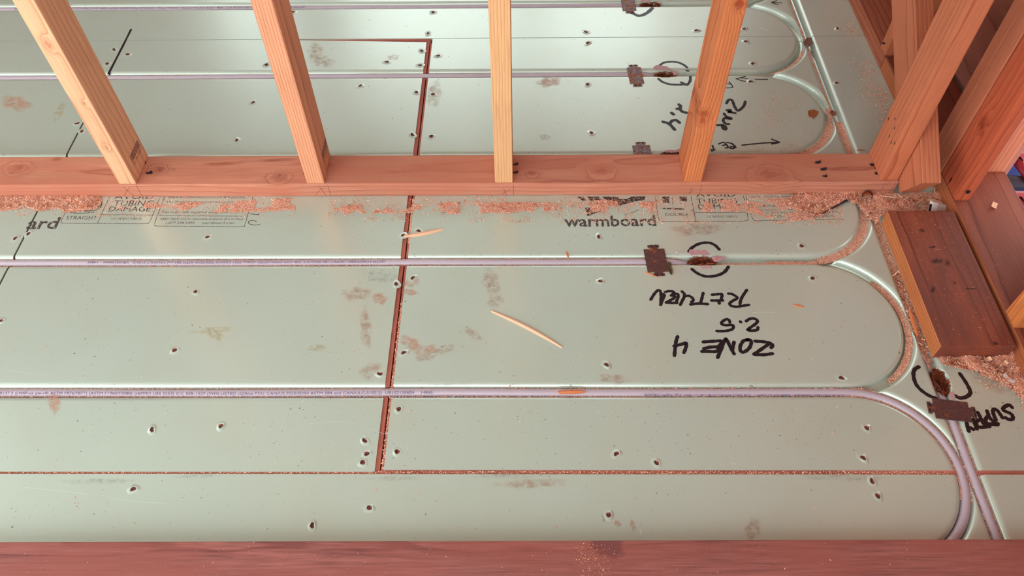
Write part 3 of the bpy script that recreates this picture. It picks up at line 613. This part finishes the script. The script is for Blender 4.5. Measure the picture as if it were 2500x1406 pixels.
for k, (hx, hy) in enumerate(HOLES):
    vert = hy < 10
    o = fibres(hx, hy-.02,   .5 if vert else 1.05, 1.0 if vert else .38, 420, M_FIBRE, 'torn_hole', 70+k, ang=1.4 if vert else .05)
    o['label'] = 'dark torn wood fibres in the hole where a pipe dives under the floor'
sc5 = lambda pts, o=(1500, 560), s=5.556: [(o[0]+x/s, o[1]+y/s) for x, y in pts]
scrap(sc5([(1010,310),(1020,275),(1060,270),(1090,290),(1130,280),(1180,290),(1230,275),(1260,310),(1300,335),(1270,350),(1180,340),(1100,345),(1040,350)]), M_PINK, 'plastic_shaving', 'pink plastic shaving above the middle hole')
scrap(sc5([(1150,505),(1320,500),(1315,535),(1270,525),(1235,530),(1180,530)]), M_PINK, 'plastic_shaving', 'pink plastic shaving below the middle hole')
scrap(sc5([(1320,375),(1390,360),(1430,375),(1530,378),(1480,400),(1420,430),(1360,440)]), M_PINK, 'plastic_shaving', 'pink plastic smear right of the middle hole', .03)
sc7 = lambda pts: [(1580+x/7.03, 130+y/7.03) for x, y in pts]
scrap(sc7([(110,240),(160,205),(250,215),(330,225),(410,275),(440,310),(400,290),(300,278),(160,285),(110,265)]), M_PINK, 'plastic_shaving', 'pink plastic shaving above the far hole')
scrap(sc7([(430,320),(470,310),(545,345),(490,375),(460,380)]), M_PINK, 'plastic_shaving', None, .02)
scrap([(1622,368),(1632,366),(1650,367),(1660,362),(1662,370),(1640,373)], M_PINK, 'plastic_shaving', 'pink plastic shaving at the hole behind the plate')
scrap([(1563,2),(1570,-4),(1590,-2),(1578,5)], M_PINK, 'plastic_shaving')
sc6 = lambda pts: [(2180+x/6.114, 830+y/6.114) for x, y in pts]
scrap(sc6([(430,200),(470,250),(510,330),(545,420),(560,480),(530,420),(490,320),(440,240)]), M_PINK, 'plastic_shaving', 'thin pink plastic curl left of the supply hole')
scrap(sc6([(850,780),(890,770),(930,850),(900,890),(860,870)]), M_PINK, 'plastic_shaving')

# ------------------------------------------------------------------ rusty pipe clips
def clip(cx, cy, hw, hl, rot, mat, label, ori=0):
    root = empty('pipe_clip', (cx, cy, 0), label=label, cat='clip', group='rusty pipe clips')
    O = [(-hw, -hl), (-.32, -hl), (-.36, -hl-.16), (-.46, -hl-.2), (-.46, -hl-.42), (.46, -hl-.42), (.46, -hl-.2), (.36, -hl-.16), (.32, -hl), (hw, -hl)]
    O += [(-x, -y) for x, y in O]; c, s = math.cos(rot), math.sin(rot); n = len(O); V = []
    for z in (.005, .055):
        for x, y in O:
            zz = z+.06*math.exp(-(y/.45)**2)*.6+(-.01 if abs(y) > hl else 0); V.append((cx+x*c-y*s, cy+x*s+y*c, max(zz, z)))
    Fc = [tuple(range(n))[::-1], tuple(range(n, 2*n))]+[(k, (k+1) % n, n+(k+1) % n, n+k) for k in range(n)]
    mesh('clip_plate', V, Fc, mat, root)
    for sg in (-1, 1):
        for dx in (-.2, .2):
            x, y = dx, sg*(hl+.32); bmv, bf = [], []
            for zi, rr in ((.05, .11), (.1, .09), (.12, .03)):
                for k in range(8): bmv.append((cx+x*c-y*s+rr*math.cos(k*.785), cy+x*s+y*c+rr*math.sin(k*.785), zi))
            for i in range(2):
                for k in range(8): bf.append((i*8+k, i*8+(k+1) % 8, i*8+8+(k+1) % 8, i*8+8+k))
            bf.append(tuple(range(16, 24))); mesh('nail_head', bmv, bf, M_DARKM, root, True)
    return root
clip(20.26, 18.0, .84, 1.18, .05, M_RUST, 'dark rusty clip on the pipe just in front of the slim stud wall')
clip(20.78, 41.62, .70, 1.25, .05, M_RUST2, 'white-flecked rusty clip behind the slim stud wall, between the third and fourth stud')
clip(21.15, 53.75, .74, 1.0, .03, M_RUST2, 'white-flecked rusty clip at the top edge of the view')
clip(20.4, 30.3, .8, 1.2, .04, M_RUST2, 'rusty clip half hidden behind the sole plate of the slim stud wall')
clip(39.22, 4.52, .78, 1.18, 1.43, M_RUST, 'dark rusty clip beside the marker word SUPPLY')

# ------------------------------------------------------------------ loose bits
def sliver(p0, p1, w, label, cat, z=.03, lift=0.0, mat=None, name='wood_splinter', h=None, bow=.0):
    a, b_ = F(*p0, z)if len(p0) == 2 else np.array(p0), F(*p1, z) if len(p1) == 2 else np.array(p1)
    d = b_-a; L = np.linalg.norm(d); d /= L; s = np.cross((0, 0, 1), d); s /= np.linalg.norm(s); V, Fc = [], []; h = h or w*.5; n = 9
    for k in range(n):
        t = k/(n-1); ww = w*(.25+.75*math.sin(math.pi*min(1, .12+t*.8))); c = a+d*L*t+s*bow*math.sin(math.pi*t)+np.array([0, 0, lift*t])
        for (e, g) in ((-.5, 0), (.5, 0), (.42, 1), (-.1, 1.3), (-.45, .8)): V.append(c+s*ww*e+np.array([0, 0, g*h*(.5+.5*math.sin(math.pi*min(1, .1+t*.85)))]))
        if k:
            for j in range(5): Fc.append(((k-1)*5+j, (k-1)*5+(j+1) % 5, k*5+(j+1) % 5, k*5+j))
    Fc += [tuple(range(5))[::-1], tuple(range(5*n-5, 5*n))]
    o = mesh(name, np.array(V), Fc, mat or M_SPLINT)
    if label: tag(o, label, cat)
    return o
sliver((1200,760), (1373,849), .26, 'long pale wood splinter lying alone in the middle of the near panel', 'splinter', .002, bow=.15)
sliver((986,578), (1082,560), .3, 'pale wood splinter lying across the brown seam', 'splinter', .002, bow=-.1)
sliver((1363,958), (1428,957), .3, 'short orange wood chip resting on the printed pipe', 'splinter', -.02, mat=M_SPLINT2)
sliver((1575,664), (1606,677), .12, 'thin orange splinter beside the lower tab of the middle clip', 'splinter', .002, mat=M_SPLINT2)
sliver((1936,745), (1962,750), .16, 'tiny orange chip right of the marker word RETURN', 'splinter', .002, mat=M_SPLINT2)
sliver((2092,366), (2112,366), .12, 'thin splinter lying along the back edge of the sole plate near its right end', 'splinter', .01, mat=M_SPLINT2)
sliver((1382,615), (1388,630), .16, 'curled wood shaving beside the pipe left of the middle clip', 'splinter', .02, mat=M_SPLINT2)
sliver((2128,478), (2200,483), .14, 'long stick lying over the sawdust under the end stud', 'splinter', .25, mat=M_SPLINT); sliver((2127,479), (2166,495), .12, 'shorter stick next to the acorn pointing at us', 'splinter', .2, mat=M_SPLINT)
sliver((2192,475), (2204,484), .16, 'stubby stick below the end stud', 'splinter', .25, mat=M_SPLINT); sliver((2235,500), (2262,477), .12, 'slanted stick left of the paper tag', 'splinter', .2, mat=M_SPLINT)
sliver((2266,478), (2275,484), .1, 'tiny stick just above the paper tag', 'splinter', .2, mat=M_SPLINT); sliver((2209,493), (2217,505), .1, 'tiny stick lying on the green corner patch', 'splinter', .05, mat=M_SPLINT)
sliver((2282,457), (2282,480), .1, 'upright looking sliver under the brace foot', 'splinter', .2, mat=M_SPLINT)
o = sliver((2221,757), (2240,820), .32, 'orange splinter lying along the near side of the offcut plank', 'splinter', .0, mat=M_SPLINT2, h=.05)
# bent nail on the sawdust
p0, p1 = F(2003, 524, .12), F(2068, 489, .2); v, f = tube([p0+(p1-p0)*t for t in np.linspace(0, 1, 8)], .075, 10)
v = np.array(v); v[:10] = v[:10].mean(0)+(v[:10]-v[:10].mean(0))*.15
nr = empty('loose_nail', tuple(p0), label='dark nail lying on the sawdust near the right end of the sole plate', cat='nail')
mesh('shank', v, f+[tuple(range(10))[::-1]], M_DARKM, nr, True); d = (p1-p0)/np.linalg.norm(p1-p0)
v, f = tube([p1, p1+d*.06], .17, 12); mesh('head', v, f+[tuple(range(12))[::-1], tuple(range(12, 24))], plain('nail head', (150, 128, 140), .35, .7), nr)
# acorn
p = F(2118, 478, .3); M_AC = wood('acorn shell', (160, 70, 40), (104, 38, 22), 3, (0, 0), .6, seed=3)
nut = empty('acorn', (p[0], p[1], 0), label='shiny red-brown acorn in the sawdust by the sole plate', cat='acorn')
def lathe(prof, c, axis, n=16):
    a = np.array(axis, float); a /= np.linalg.norm(a); s = np.cross(a, (0.3, .2, 1)); s /= np.linalg.norm(s); u = np.cross(a, s); V, Fc = [], []
    for t, r in prof:
        for k in range(n): V.append(np.array(c)+a*t+r*(s*math.cos(6.2832*k/n)+u*math.sin(6.2832*k/n)))
    for i in range(len(prof)-1):
        for k in range(n): Fc.append((i*n+k, i*n+(k+1) % n, (i+1)*n+(k+1) % n, (i+1)*n+k))
    return V, Fc
v, f = lathe([(-.45, .02), (-.4, .2), (-.25, .33), (0, .38), (.2, .36)], p, (-.4, -1, .1)); mesh('shell', v, f, plain('acorn shell', (158, 72, 40), .35, 0, .5, .2, 4), nut, True)
v, f = lathe([(-.05, .41), (.15, .42), (.35, .3), (.45, .08), (.5, .04), (.6, .03)], p, (.4, 1, -.1)); mesh('cap', v, f, plain('acorn cap', (112, 46, 28), .7, 0, .3, .3, 8), nut, True)
# torn paper tag with bars, and the tan twist beside it
M_PAP = plain('white paper', (216, 196, 192), .6, 0, .3, .05)
def strip3(P, w, nrm, mat, name, parent=None, th=.02, w1=None):
    P = np.array(P, float); n = len(P); V, Fc = [], []
    for k in range(n):
        ww = w+(w1-w)*k/(n-1) if w1 is not None else w; s = np.array(nrm[k] if isinstance(nrm, list) else nrm, float); s /= np.linalg.norm(s)
        for e, g in ((-.5, 0), (.5, 0), (.5, th), (-.5, th)): V.append(P[k]+s*ww*e+np.array([0, 0, g]))
        if k:
            for j in range(4): Fc.append(((k-1)*4+j, (k-1)*4+(j+1) % 4, k*4+(j+1) % 4, k*4+j))
    Fc += [(3, 2, 1, 0), (4*n-4, 4*n-3, 4*n-2, 4*n-1)]
    return mesh(name, V, Fc, mat, parent)
tg = empty('torn_label', tuple(F(2280, 504)), label='torn white label with black bars curled in the corner debris', cat='paper label')
A = lambda px, py, z: F(px, py, z)
strip3([A(2268,504,.7), A(2276,506,.78), A(2288,507,.7), A(2300,508,.45), A(2312,509,.25)], .95, (.1, .8, .9), M_PAP, 'paper', tg, .03, .5)
for px, w in ((2270.5, .16), (2275.5, .26)):
    a = A(px, 503.5+(px-2268)*.25, .76); s = np.array((.1, .8, .9))/np.linalg.norm((.1, .8, .9)); e = np.array((1, 0, .03)); V = []
    for q, g in ((-.4, -.5), (-.4, .5), (.22, .5), (.22, -.5)): V.append(a+s*q+e*w*g+np.array([0, -.02, .03]))
    mesh('printed_bar', V, [(0, 1, 2, 3)], M_INK, tg)
v, f = tube([A(2264, 487, .25), A(2280, 490, .35), A(2296, 496, .32), A(2305, 502, .25)], .16, 10); o = mesh('paper_twist', v, f+[tuple(range(10))[::-1], tuple(range(30, 40))], plain('tan paper', (196, 142, 108), .7), None, True); tag(o, 'tan rolled paper twist next to the torn white label', 'paper roll')
# dead leaf scraps
def leaf(poly, c, lab, z=.05, curl=.12):
    r = random.Random(len(lab)); P = np.array([F(*p)[:2] for p in poly]); P = np.array([a+(b_-a)*t+np.array([r.uniform(-.07, .07), r.uniform(-.07, .07)])*(t > 0) for a, b_ in zip(P, np.roll(P, -1, 0)) for t in (0, .33, .66)]); ce = P.mean(0); n = len(P); V = [(*ce, z+curl*.2)]+[(*p, z+curl*r.random()) for p in P]+[(*ce, z-.03)]+[(*p, .004) for p in P]
    Fc = [(0, 1+(k+1) % n, 1+k) for k in range(n)]+[(1+k, 1+(k+1) % n, n+2+(k+1) % n, n+2+k) for k in range(n)]
    o = mesh('leaf_scrap', V, Fc, plain('dead leaf', c, .6, 0, .3, .25, 5)); o.data.update(); return tag(o, lab, 'leaf scrap')
leaf(sc5([(690,470),(715,440),(760,460),(770,510),(790,560),(785,610),(770,618),(745,575),(700,520)]), (84, 66, 46), 'dark olive leaf scrap touching the middle clip')
leaf([(1972,273),(1984,270),(1998,275),(1994,283),(1986,290),(1976,286)], (150, 84, 46), 'brown leaf scrap on the rounded panel end behind the plate')
leaf([(2140,486),(2160,482),(2176,488),(2172,494),(2150,498)], (186, 100, 66), 'orange bark scrap under the long stick')
leaf([(2206,486),(2222,478),(2250,474),(2258,482),(2240,492),(2220,496)], (176, 108, 76), 'flat brown bark scrap below the brace foot')
leaf([(1963,484),(1975,474),(1996,474),(2003,482),(1988,492),(1970,492)], (190, 88, 50), 'orange bark scrap against the front of the sole plate')
leaf([(1960,103),(1972,93),(1982,96),(1983,108),(1976,114),(1962,112)], (116, 78, 62), 'crumpled brown leaf wad where the far grooves meet')
leaf([(2030,270),(2040,275),(2041,283),(2033,284),(2026,277)], (140, 80, 60), 'small brown leaf wad where two grooves meet behind the plate')
def curl(px, py, L, w, yaw, lab, mat, z=.1, turn=2.2):
    c = F(px, py, z); P = []; N = []
    for k in range(12):
        t = k/11; a = turn*(t-.5); P.append(c+np.array([math.cos(yaw), math.sin(yaw), 0])*math.sin(a)*L/turn+np.array([0, 0, (1-math.cos(a))*L/turn]))
        N.append((-math.sin(yaw), math.cos(yaw), .1))
    o = strip3(P, w, N, mat, 'wood_shaving', None, .015); return tag(o, lab, 'shaving')
curl(2393, 892, .75, .38, -.2, 'pale shiny curl in the chips below the offcut plank', M_PAP, .25, 1.0)
curl(2462, 925, .9, .3, -1.0, 'pale curl in the chips against the right wall plate', M_PAP, .2, 1.2)
curl(2452, 888, .5, .3, .6, 'tan curl in the chips close to the right wall plate', M_SPLINT, .2, 2.4); curl(2410, 878, .6, .3, .3, 'tan curl close under the end grain of the offcut plank', M_SPLINT, .25, 2.4)
curl(2427, 503, .7, .4, 1.0, 'pale curl lying on the right wall plate by the corner stud', M_SPLINT, 1.56, 1.2)
curl(2125, 494, .3, .12, 1.2, 'tiny white shred in the sawdust below the acorn', M_PAP, .15, .8)

# ------------------------------------------------------------------ sawdust
def inpoly(x, y, P):
    P = np.array(P, float); r = np.zeros(x.shape, bool); j = len(P)-1
    for i in range(len(P)):
        c = ((P[i, 1] > y) != (P[j, 1] > y)) & (x < (P[j, 0]-P[i, 0])*(y-P[i, 1])/(P[j, 1]-P[i, 1]+1e-12)+P[i, 0]); r ^= c; j = i
    return r
def flakes(X, Y, Z, name, label, mat, Ls=(.04, .16), Ws=(.018, .045), tilt=.45, seed=1, parent=None):
    r = np.random.default_rng(seed); n = len(X); yaw = r.random(n)*6.283; L = r.uniform(*Ls, n)*np.where(r.random(n) < .06, 2.2, 1); w = r.uniform(*Ws, n); tz = r.normal(0, tilt, n)
    dx, dy = np.cos(yaw), np.sin(yaw); c = np.stack([X, Y, Z], -1); e = np.stack([dx*np.cos(tz), dy*np.cos(tz), np.sin(tz)], -1)*L[:, None]/2
    s = np.stack([-dy, dx, r.normal(0, .35, n)], -1)*w[:, None]; up_ = np.array([0, 0, 1])*(w*.8)[:, None]
    V = np.stack([c-e, c+s+up_*.3, c+e, c-s+up_*.3, c+up_], 1).reshape(-1, 3); k = np.arange(n)[:, None]*5
    f = np.concatenate([k+np.array([0, 3, 4]), k+np.array([3, 2, 4]), k+np.array([2, 1, 4]), k+np.array([1, 0, 4])])
    o = mesh(name, V, f, mat, parent)
    o['kind'] = 'stuff'
    if label: tag(o, label, 'sawdust')
    return o
def spread(poly, n, thr, sc, seed, soft=.06, zone=None):
    P = np.array(poly, float); x = rng.uniform(P[:, 0].min(), P[:, 0].max(), n); y = rng.uniform(P[:, 1].min(), P[:, 1].max(), n); k = inpoly(x, y, P); x, y = x[k], y[k]
    w = np.array([F(a, b_)[:2] for a, b_ in zip(x, y)]); v = vnoise(w[:, 0], w[:, 1], sc, seed, 5); keep = v > thr+soft*(rng.random(len(v))-.5); return w[keep], v[keep]-thr
acc = []
def pile(poly, n, thr, sc, seed, thick=.12, soft=.06):
    w, v = spread(poly, n, thr, sc, seed, soft); hz = np.clip(v*3, 0, 1)*thick; acc.append(np.c_[w, .008+hz*rng.random(len(w))])
def bed(poly, thr, sc, seed, thick, name='sawdust', step=.09, parent=None):
    W_ = np.array([F(*p)[:2] for p in poly]); xs = np.arange(W_[:, 0].min(), W_[:, 0].max(), step); ys = np.arange(W_[:, 1].min(), W_[:, 1].max(), step); X, Y = np.meshgrid(xs, ys)
    v = vnoise(X, Y, sc, seed, 5)-thr; ins = inpoly(X, Y, W_); g = np.where(ins, v, -1)
    Z = .004+np.clip(g*2.5, 0, 1)*thick*(.7+.6*vnoise(X, Y, 3.1, seed+9, 2)); nx = len(xs); i = np.arange(X.size).reshape(X.shape); ok = (g > 0)
    q = ok[:-1, :-1] & ok[:-1, 1:] & ok[1:, 1:] & ok[1:, :-1]; f = np.stack([i[:-1, :-1], i[:-1, 1:], i[1:, 1:], i[1:, :-1]], -1)[q]
    used, inv = np.unique(f, return_inverse=True); V = np.stack([X, Y, Z], -1).reshape(-1, 3)[used]; BEDS.append((V, inv.reshape(-1, 4)))
BEDS = []
D_LEFT = [(0,476),(236,478),(250,486),(247,498),(238,510),(222,513),(200,517),(165,520),(140,509),(95,516),(62,505),(40,512),(0,516)]
D_MID = [(250,497),(300,500),(380,496),(400,502),(470,494),(560,494),(640,486),(720,484),(720,512),(600,518),(540,520),(480,512),(430,512),(400,506),(300,512)]
D_R1 = [(810,512),(860,500),(960,505),(1060,494),(1250,494),(1420,498),(1430,486),(1470,488),(1560,494),(1640,492),(1740,492),(1800,486),(1830,492),(1900,484),(1980,500),(1990,535),(1900,545),(1840,520),(1760,515),(1690,520),(1640,522),(1560,514),(1440,522),(1360,514),(1240,520),(1150,520),(1080,526),(1000,520),(820,522)]
D_COR = [(1955,470),(2090,468),(2200,478),(2300,470),(2335,505),(2290,520),(2150,530),(2143,545),(2118,535),(2092,500),(2060,492),(2040,508),(2000,532),(1960,520),(1900,500)]
D_SE = [(2288,874),(2475,862),(2500,955),(2500,992),(2470,950),(2420,925),(2370,905),(2330,898),(2300,892)]
for poly, n, thr, th in [(D_LEFT, 30000, .22, .22), (D_MID, 34000, .49, .10), (D_R1, 80000, .50, .11), (D_COR, 34000, .32, .35), (D_SE, 20000, .26, .4)]:
    pile(poly, n, thr, .85, 101, th); bed(poly, thr+.06, .85, 101, th)
for poly, n, thr in [([(0,478),(720,478),(720,530),(0,530)], 2500, .5), ([(800,480),(2060,476),(2060,550),(800,540)], 9000, .5), ([(2290,860),(2500,860),(2500,1010),(2380,930)], 1200, .4), ([(700,0),(1700,0),(1700,360),(700,360)], 250, .5), ([(0,560),(2000,560),(2200,1300),(0,1300)], 420, .45)]:
    pile(poly, n, thr, .8, 140, .01)
def dusting(p0, p1, sx, n, thr, seed):
    t = rng.random(n); x = p0[0]+(p1[0]-p0[0])*t+rng.normal(0, sx, n); y = p0[1]+(p1[1]-p0[1])*t+rng.normal(0, 9, n)
    w = np.array([F(a, b_)[:2] for a, b_ in zip(x, y)]); v = vnoise(w[:, 0], w[:, 1], .5, seed, 5)+.14*rng.random(n); k = (v > thr) & (w[:, 0] < 44.9) & (w[:, 1] > 28.9) & ((w[:, 0] < 38.0) | (w[:, 0] > 39.9)); acc.append(np.c_[w[k], np.full(k.sum(), .012)])
dusting((2060, 0), (2200, 350), 26, 4200, .60, 77); dusting((1870, 210), (1930, 360), 36, 1300, .64, 78); dusting((1760, 362), (1960, 372), 30, 300, .6, 79)
def in_groove(P, n, wx, z, seed, jit=.02):
    P = np.array(P); k = rng.random(n)*(len(P)-1.001); i = k.astype(int); t = (k-i)[:, None]; c = P[i]*(1-t)+P[i+1]*t; d = P[i+1]-P[i]; nn = np.stack([-d[:, 1], d[:, 0]], -1)/np.linalg.norm(d, axis=1)[:, None]
    kp = rng.random(n) < np.clip(np.sin(k/len(P)*3.1416)*2.4, 0, 1); c = c[kp]; nn = nn[i][kp] if len(nn) == len(P)-1 and False else nn[kp]; n = int(kp.sum())
    off = rng.uniform(wx[0], wx[1], n); c = c+nn*off[:, None]; acc.append(np.c_[c, z+np.abs(off)*.25+rng.random(n)*jit])
def groove_bed(P, wx, z, seed):
    P = np.array(P); d = np.gradient(P, axis=0); nn = np.stack([-d[:, 1], d[:, 0]], -1)/np.linalg.norm(d, axis=1)[:, None]; us = np.linspace(wx[0], wx[1], 9); tp = np.clip(np.sin(np.linspace(.02, 3.12, len(P)))*2.2, 0, 1)[:, None]
    mid_ = (wx[0]+wx[1])/2; us = us[None, :]*tp+mid_*(1-tp)
    C = P[:, None, :]+nn[:, None, :]*us[:, :, None]; Z = z+.25*np.abs(us)+.08*(vnoise(C[..., 0], C[..., 1], 2.2, seed, 3)-.5)
    V = np.c_[C.reshape(-1, 2), Z.reshape(-1)]; i = np.arange(len(V)).reshape(Z.shape); BEDS.append((V, np.stack([i[:-1, :-1], i[1:, :-1], i[1:, 1:], i[:-1, 1:]], -1).reshape(-1, 4)))
def arc(k, a0, a1, n=60): return [(XC+RAD*math.cos(a), 12*k+.08+RAD*math.sin(a)) for a in np.linspace(a0, a1, n)]
D2R = math.pi/180
for P, n, wx, z in [(arc(2, -86*D2R, 30*D2R), 9000, (-.36, .36), -.42), (arc(3, -86*D2R, -10*D2R), 6500, (-.36, .36), -.42), (arc(3, -10*D2R, 8*D2R), 500, (-.36, .0), -.42), (arc(4, -75*D2R, -20*D2R), 1600, (-.36, -.12), -.36),
                    (arc(1, -58*D2R, 42*D2R), 5000, (-.30, .16), -.45), ([(XV, y) for y in np.arange(30.5, 35.3, .2)], 3600, (-.36, .36), -.40), ([(XV, y) for y in np.arange(35.3, 58, .3)], 3600, (.18, .42), -.30),
                    ([(XV, y) for y in np.arange(8, 30, .3)], 9000, (-.36, .36), -.45), ([(x, 18.08) for x in np.arange(25, 33, .3)], 2600, (-.36, -.18), -.38), ([(x, 18.08) for x in np.arange(29, 33.5, .3)], 1600, (-.36, .1), -.42),
                    ([(x, 6.08) for x in np.arange(30.5, 37, .3)], 0, (0, 0), 0)]:
    if n:
        in_groove(P, n, wx, z, n); groove_bed(P, (wx[0]*.98, wx[1]*.98), z-.01, n)
# crumbs squeezed between each pipe and its groove, and along the seams
for Y, x0, x1, n in [(6, -35, 34, 3600), (18, -38, 22, 3200), (42, -45, 22, 900)]:
    x = rng.uniform(x0, x1, n); sg = rng.choice([-1, 1], n); acc.append(np.c_[x, Y+.07+sg*rng.uniform(.30, .345, n), np.full(n, -.24)+rng.uniform(0, .04, n)])
a = rng.uniform(-.35, 1.57, 1400); sg = rng.choice([-1, -1, 1], 1400)*rng.uniform(.30, .345, 1400); acc.append(np.c_[XC+(RAD+sg)*np.cos(a), .08+(RAD+sg)*np.sin(a), -.24+rng.uniform(0, .05, 1400)])
y = rng.uniform(-6, 4, 700); acc.append(np.c_[XV+rng.choice([-1, 1, 1], 700)*rng.uniform(.30, .345, 700), y, -.24+rng.uniform(0, .05, 700)])
x = rng.uniform(-40, 37.5, 3000); acc.append(np.c_[x, rng.uniform(-.19, .05, 3000), -.095+rng.uniform(0, .04, 3000)])
y = np.concatenate([rng.uniform(0, 14, 500), rng.uniform(20, 25, 700)]); acc.append(np.c_[rng.uniform(.12, .29, 1200), y, -.13+rng.uniform(0, .03, 1200)])
A_ = np.concatenate(acc)
flakes(A_[:, 0], A_[:, 1], A_[:, 2], 'sawdust', 'reddish sawdust strewn along the plate, in the corner and in the empty grooves', M_DUST, seed=3)
v0 = 0; V, Fc = [], []
for v, f in BEDS: V.append(v); Fc.append(f+v0); v0 += len(v)
o = mesh('sawdust_bed', np.concatenate(V), np.concatenate(Fc), M_DUSTM, None, True); o['kind'] = 'stuff'; tag(o, 'packed reddish dust lying under the loose sawdust', 'sawdust')
# coarser chips in the corner and below the offcut
ww, vv = [], []
for poly, n in ((D_COR, 900), (D_SE, 1500), (D_LEFT, 150), (D_R1, 160)):
    w, v = spread(poly, n, .3, .55, 101); ww.append(np.c_[w, np.clip(v, 0, .4)*.6+.03])
w = np.array([(XV+rng.uniform(-.35, .4), rng.uniform(8, 17)) for _ in range(160)]); ww.append(np.c_[w, rng.uniform(-.35, -.1, 160)])
w = np.array([(rng.uniform(44.7, 45), rng.uniform(9, 22)) for _ in range(60)]); ww.append(np.c_[w, rng.uniform(.05, .3, 60)])
A_ = np.concatenate(ww); flakes(A_[:, 0], A_[:, 1], A_[:, 2], 'wood_chip_heap', 'coarse wood chips and strands heaped in the right corner and below the offcut plank', M_CHIP, (.15, .6), (.03, .09), .5, 8)
# dust specks lying on the dark boards
n = 420; x = rng.uniform(39.4, 44.5, n); y = rng.uniform(9, 21.8, n)
A_ = np.c_[x, y, np.full(n, 1.505)]; x = rng.uniform(45.2, 50.3, 200); y = rng.uniform(4, 26, 200); A_ = np.concatenate([A_, np.c_[x, y, np.full(200, 1.505)]])
x = rng.normal(13.7, .55, 260); y = rng.uniform(-7.2, -5.3, 260); A_ = np.concatenate([A_, np.c_[x, y, np.full(260, 1.505)]]); x = rng.uniform(-22, 40, 260); y = rng.uniform(-7.4, -5.2, 260); A_ = np.concatenate([A_, np.c_[x, y, np.full(260, 1.505)]])
x = rng.uniform(-36, 40, 200); y = rng.uniform(25.4, 28.6, 200); A_ = np.concatenate([A_, np.c_[x, y, np.full(200, 1.505)]])
flakes(A_[:, 0], A_[:, 1], A_[:, 2], 'sawdust_specks', 'pale dust specks scattered over the tops of the plates and planks', M_CHIP, (.03, .10), (.01, .025), .1, 9)

# ------------------------------------------------------------------ outside the right wall: blue tarp and red tube frame
xs = np.arange(52, 120, .9); ys = np.arange(-20, 130, .9); X, Y = np.meshgrid(xs, ys); Z = -22+2.6*(vnoise(X, Y, .09, 60, 4)-.5)+1.2*np.sin(X*.5+3*vnoise(X, Y, .05, 61, 2))
i = np.arange(X.size).reshape(X.shape); o = mesh('tarp', np.stack([X, Y, Z], -1).reshape(-1, 3), np.stack([i[:-1, :-1], i[:-1, 1:], i[1:, 1:], i[1:, :-1]], -1).reshape(-1, 4), plain('blue tarp', (44, 72, 150), .45, 0, .5, .2, .3), None, True)
tag(o, 'crumpled blue tarp outside, glimpsed past the right wall plate', 'tarp')
M_RED = plain('red steel tube', (150, 22, 30), .45, 0, .5); fr_ = empty('tube_frame', (70, 45, -18), label='dark red tube frame lying on the blue tarp outside', cat='frame')
for nm, pa, pb, r in [('rail', F(2455,384,-18), F(2600,386,-18), .75), ('rail', F(2462,481,-18), F(2600,484,-18), .75), ('brace', F(2481,390,-18), F(2520,440,-18), .6), ('brace', F(2484,488,-18), F(2540,560,-18), .6), ('rail', F(2470,322,-18), F(2600,324,-18), .6)]:
    d = (pb-pa)/np.linalg.norm(pb-pa); v, f = tube([pa-d*(6 if nm == 'rail' else 0), pa, (pa+pb)/2, pb], r, 12); mesh(nm, v, f+[tuple(range(12))[::-1], tuple(range(36, 48))], M_RED, fr_, True)
pa, pb = F(2440,444,-19.5), F(2600,452,-19.5); v, f = tube([pa, (pa+pb)/2, pb], .9, 12); o = mesh('steel_pipe', v, f+[tuple(range(12))[::-1], tuple(range(24, 36))], plain('grey pipe', (70, 62, 72), .5), None, True); tag(o, 'grey pipe lying on the blue tarp between the red rails', 'pipe')
leaf_v = [(2490,437),(2500,430),(2512,440),(2500,446)]
# ------------------------------------------------------------------ the rest of the house shell (ceiling, far wall with its window opening) and added light-blocking panels
M_CEIL = plain('ceiling boards', (182, 172, 160), .85); M_WALLP = plain('wall boards', (160, 112, 84), .8)
o = board('ceiling', (-140, -62, 100), AX_X, 330, 214, 1, M_CEIL, None, 0); tag(o, 'plain board ceiling above the framed rooms', 'ceiling', kind='structure')  # unseen; reaches forward and out over the tarp to cut the sky light
wb = empty('wall_back', (-40, 150, 0), label='far wall with a wide window opening', cat='wall', kind='structure')
YB = 150
for x0, x1, z0, z1 in [(-140, 54, -1, 44), (-140, 54, 84, 100), (-140, -66, 44, 84), (-50, -34, 44, 84), (9, 14, 44, 84), (46, 54, 44, 84)]:
    board('wall_panel', (x0, YB, z0), AX_X, x1-x0, 2, z1-z0, M_WALLP, wb, 0)
for y0, y1, z0, z1 in [(-60, 18, -1.5, 100), (18, 27, 16, 100)]:
    o = board('sheathing_panel', (51.0, y0, z0), ((0,1,0),(0,0,1),(1,0,0)), y1-y0, z1-z0, .5, M_SHE, wall_r, .02)  # unseen sheathing added to keep light off the right side
board('wall_panel', (32, -60, 0), AX_X, 19, 2, 100, M_WALLP, wall_f, 0)  # unseen panel added to block front light from the right corner
wl = empty('added_wall_left', (-140, 100, 0), label='added unseen left wall that dims the far room', cat='wall', kind='structure')
board('wall_panel', (-98, 44, 0), AX_Y, 106, 2, 100, M_WALLP, wl, 0)  # added out of view to darken the floor behind the stud wall
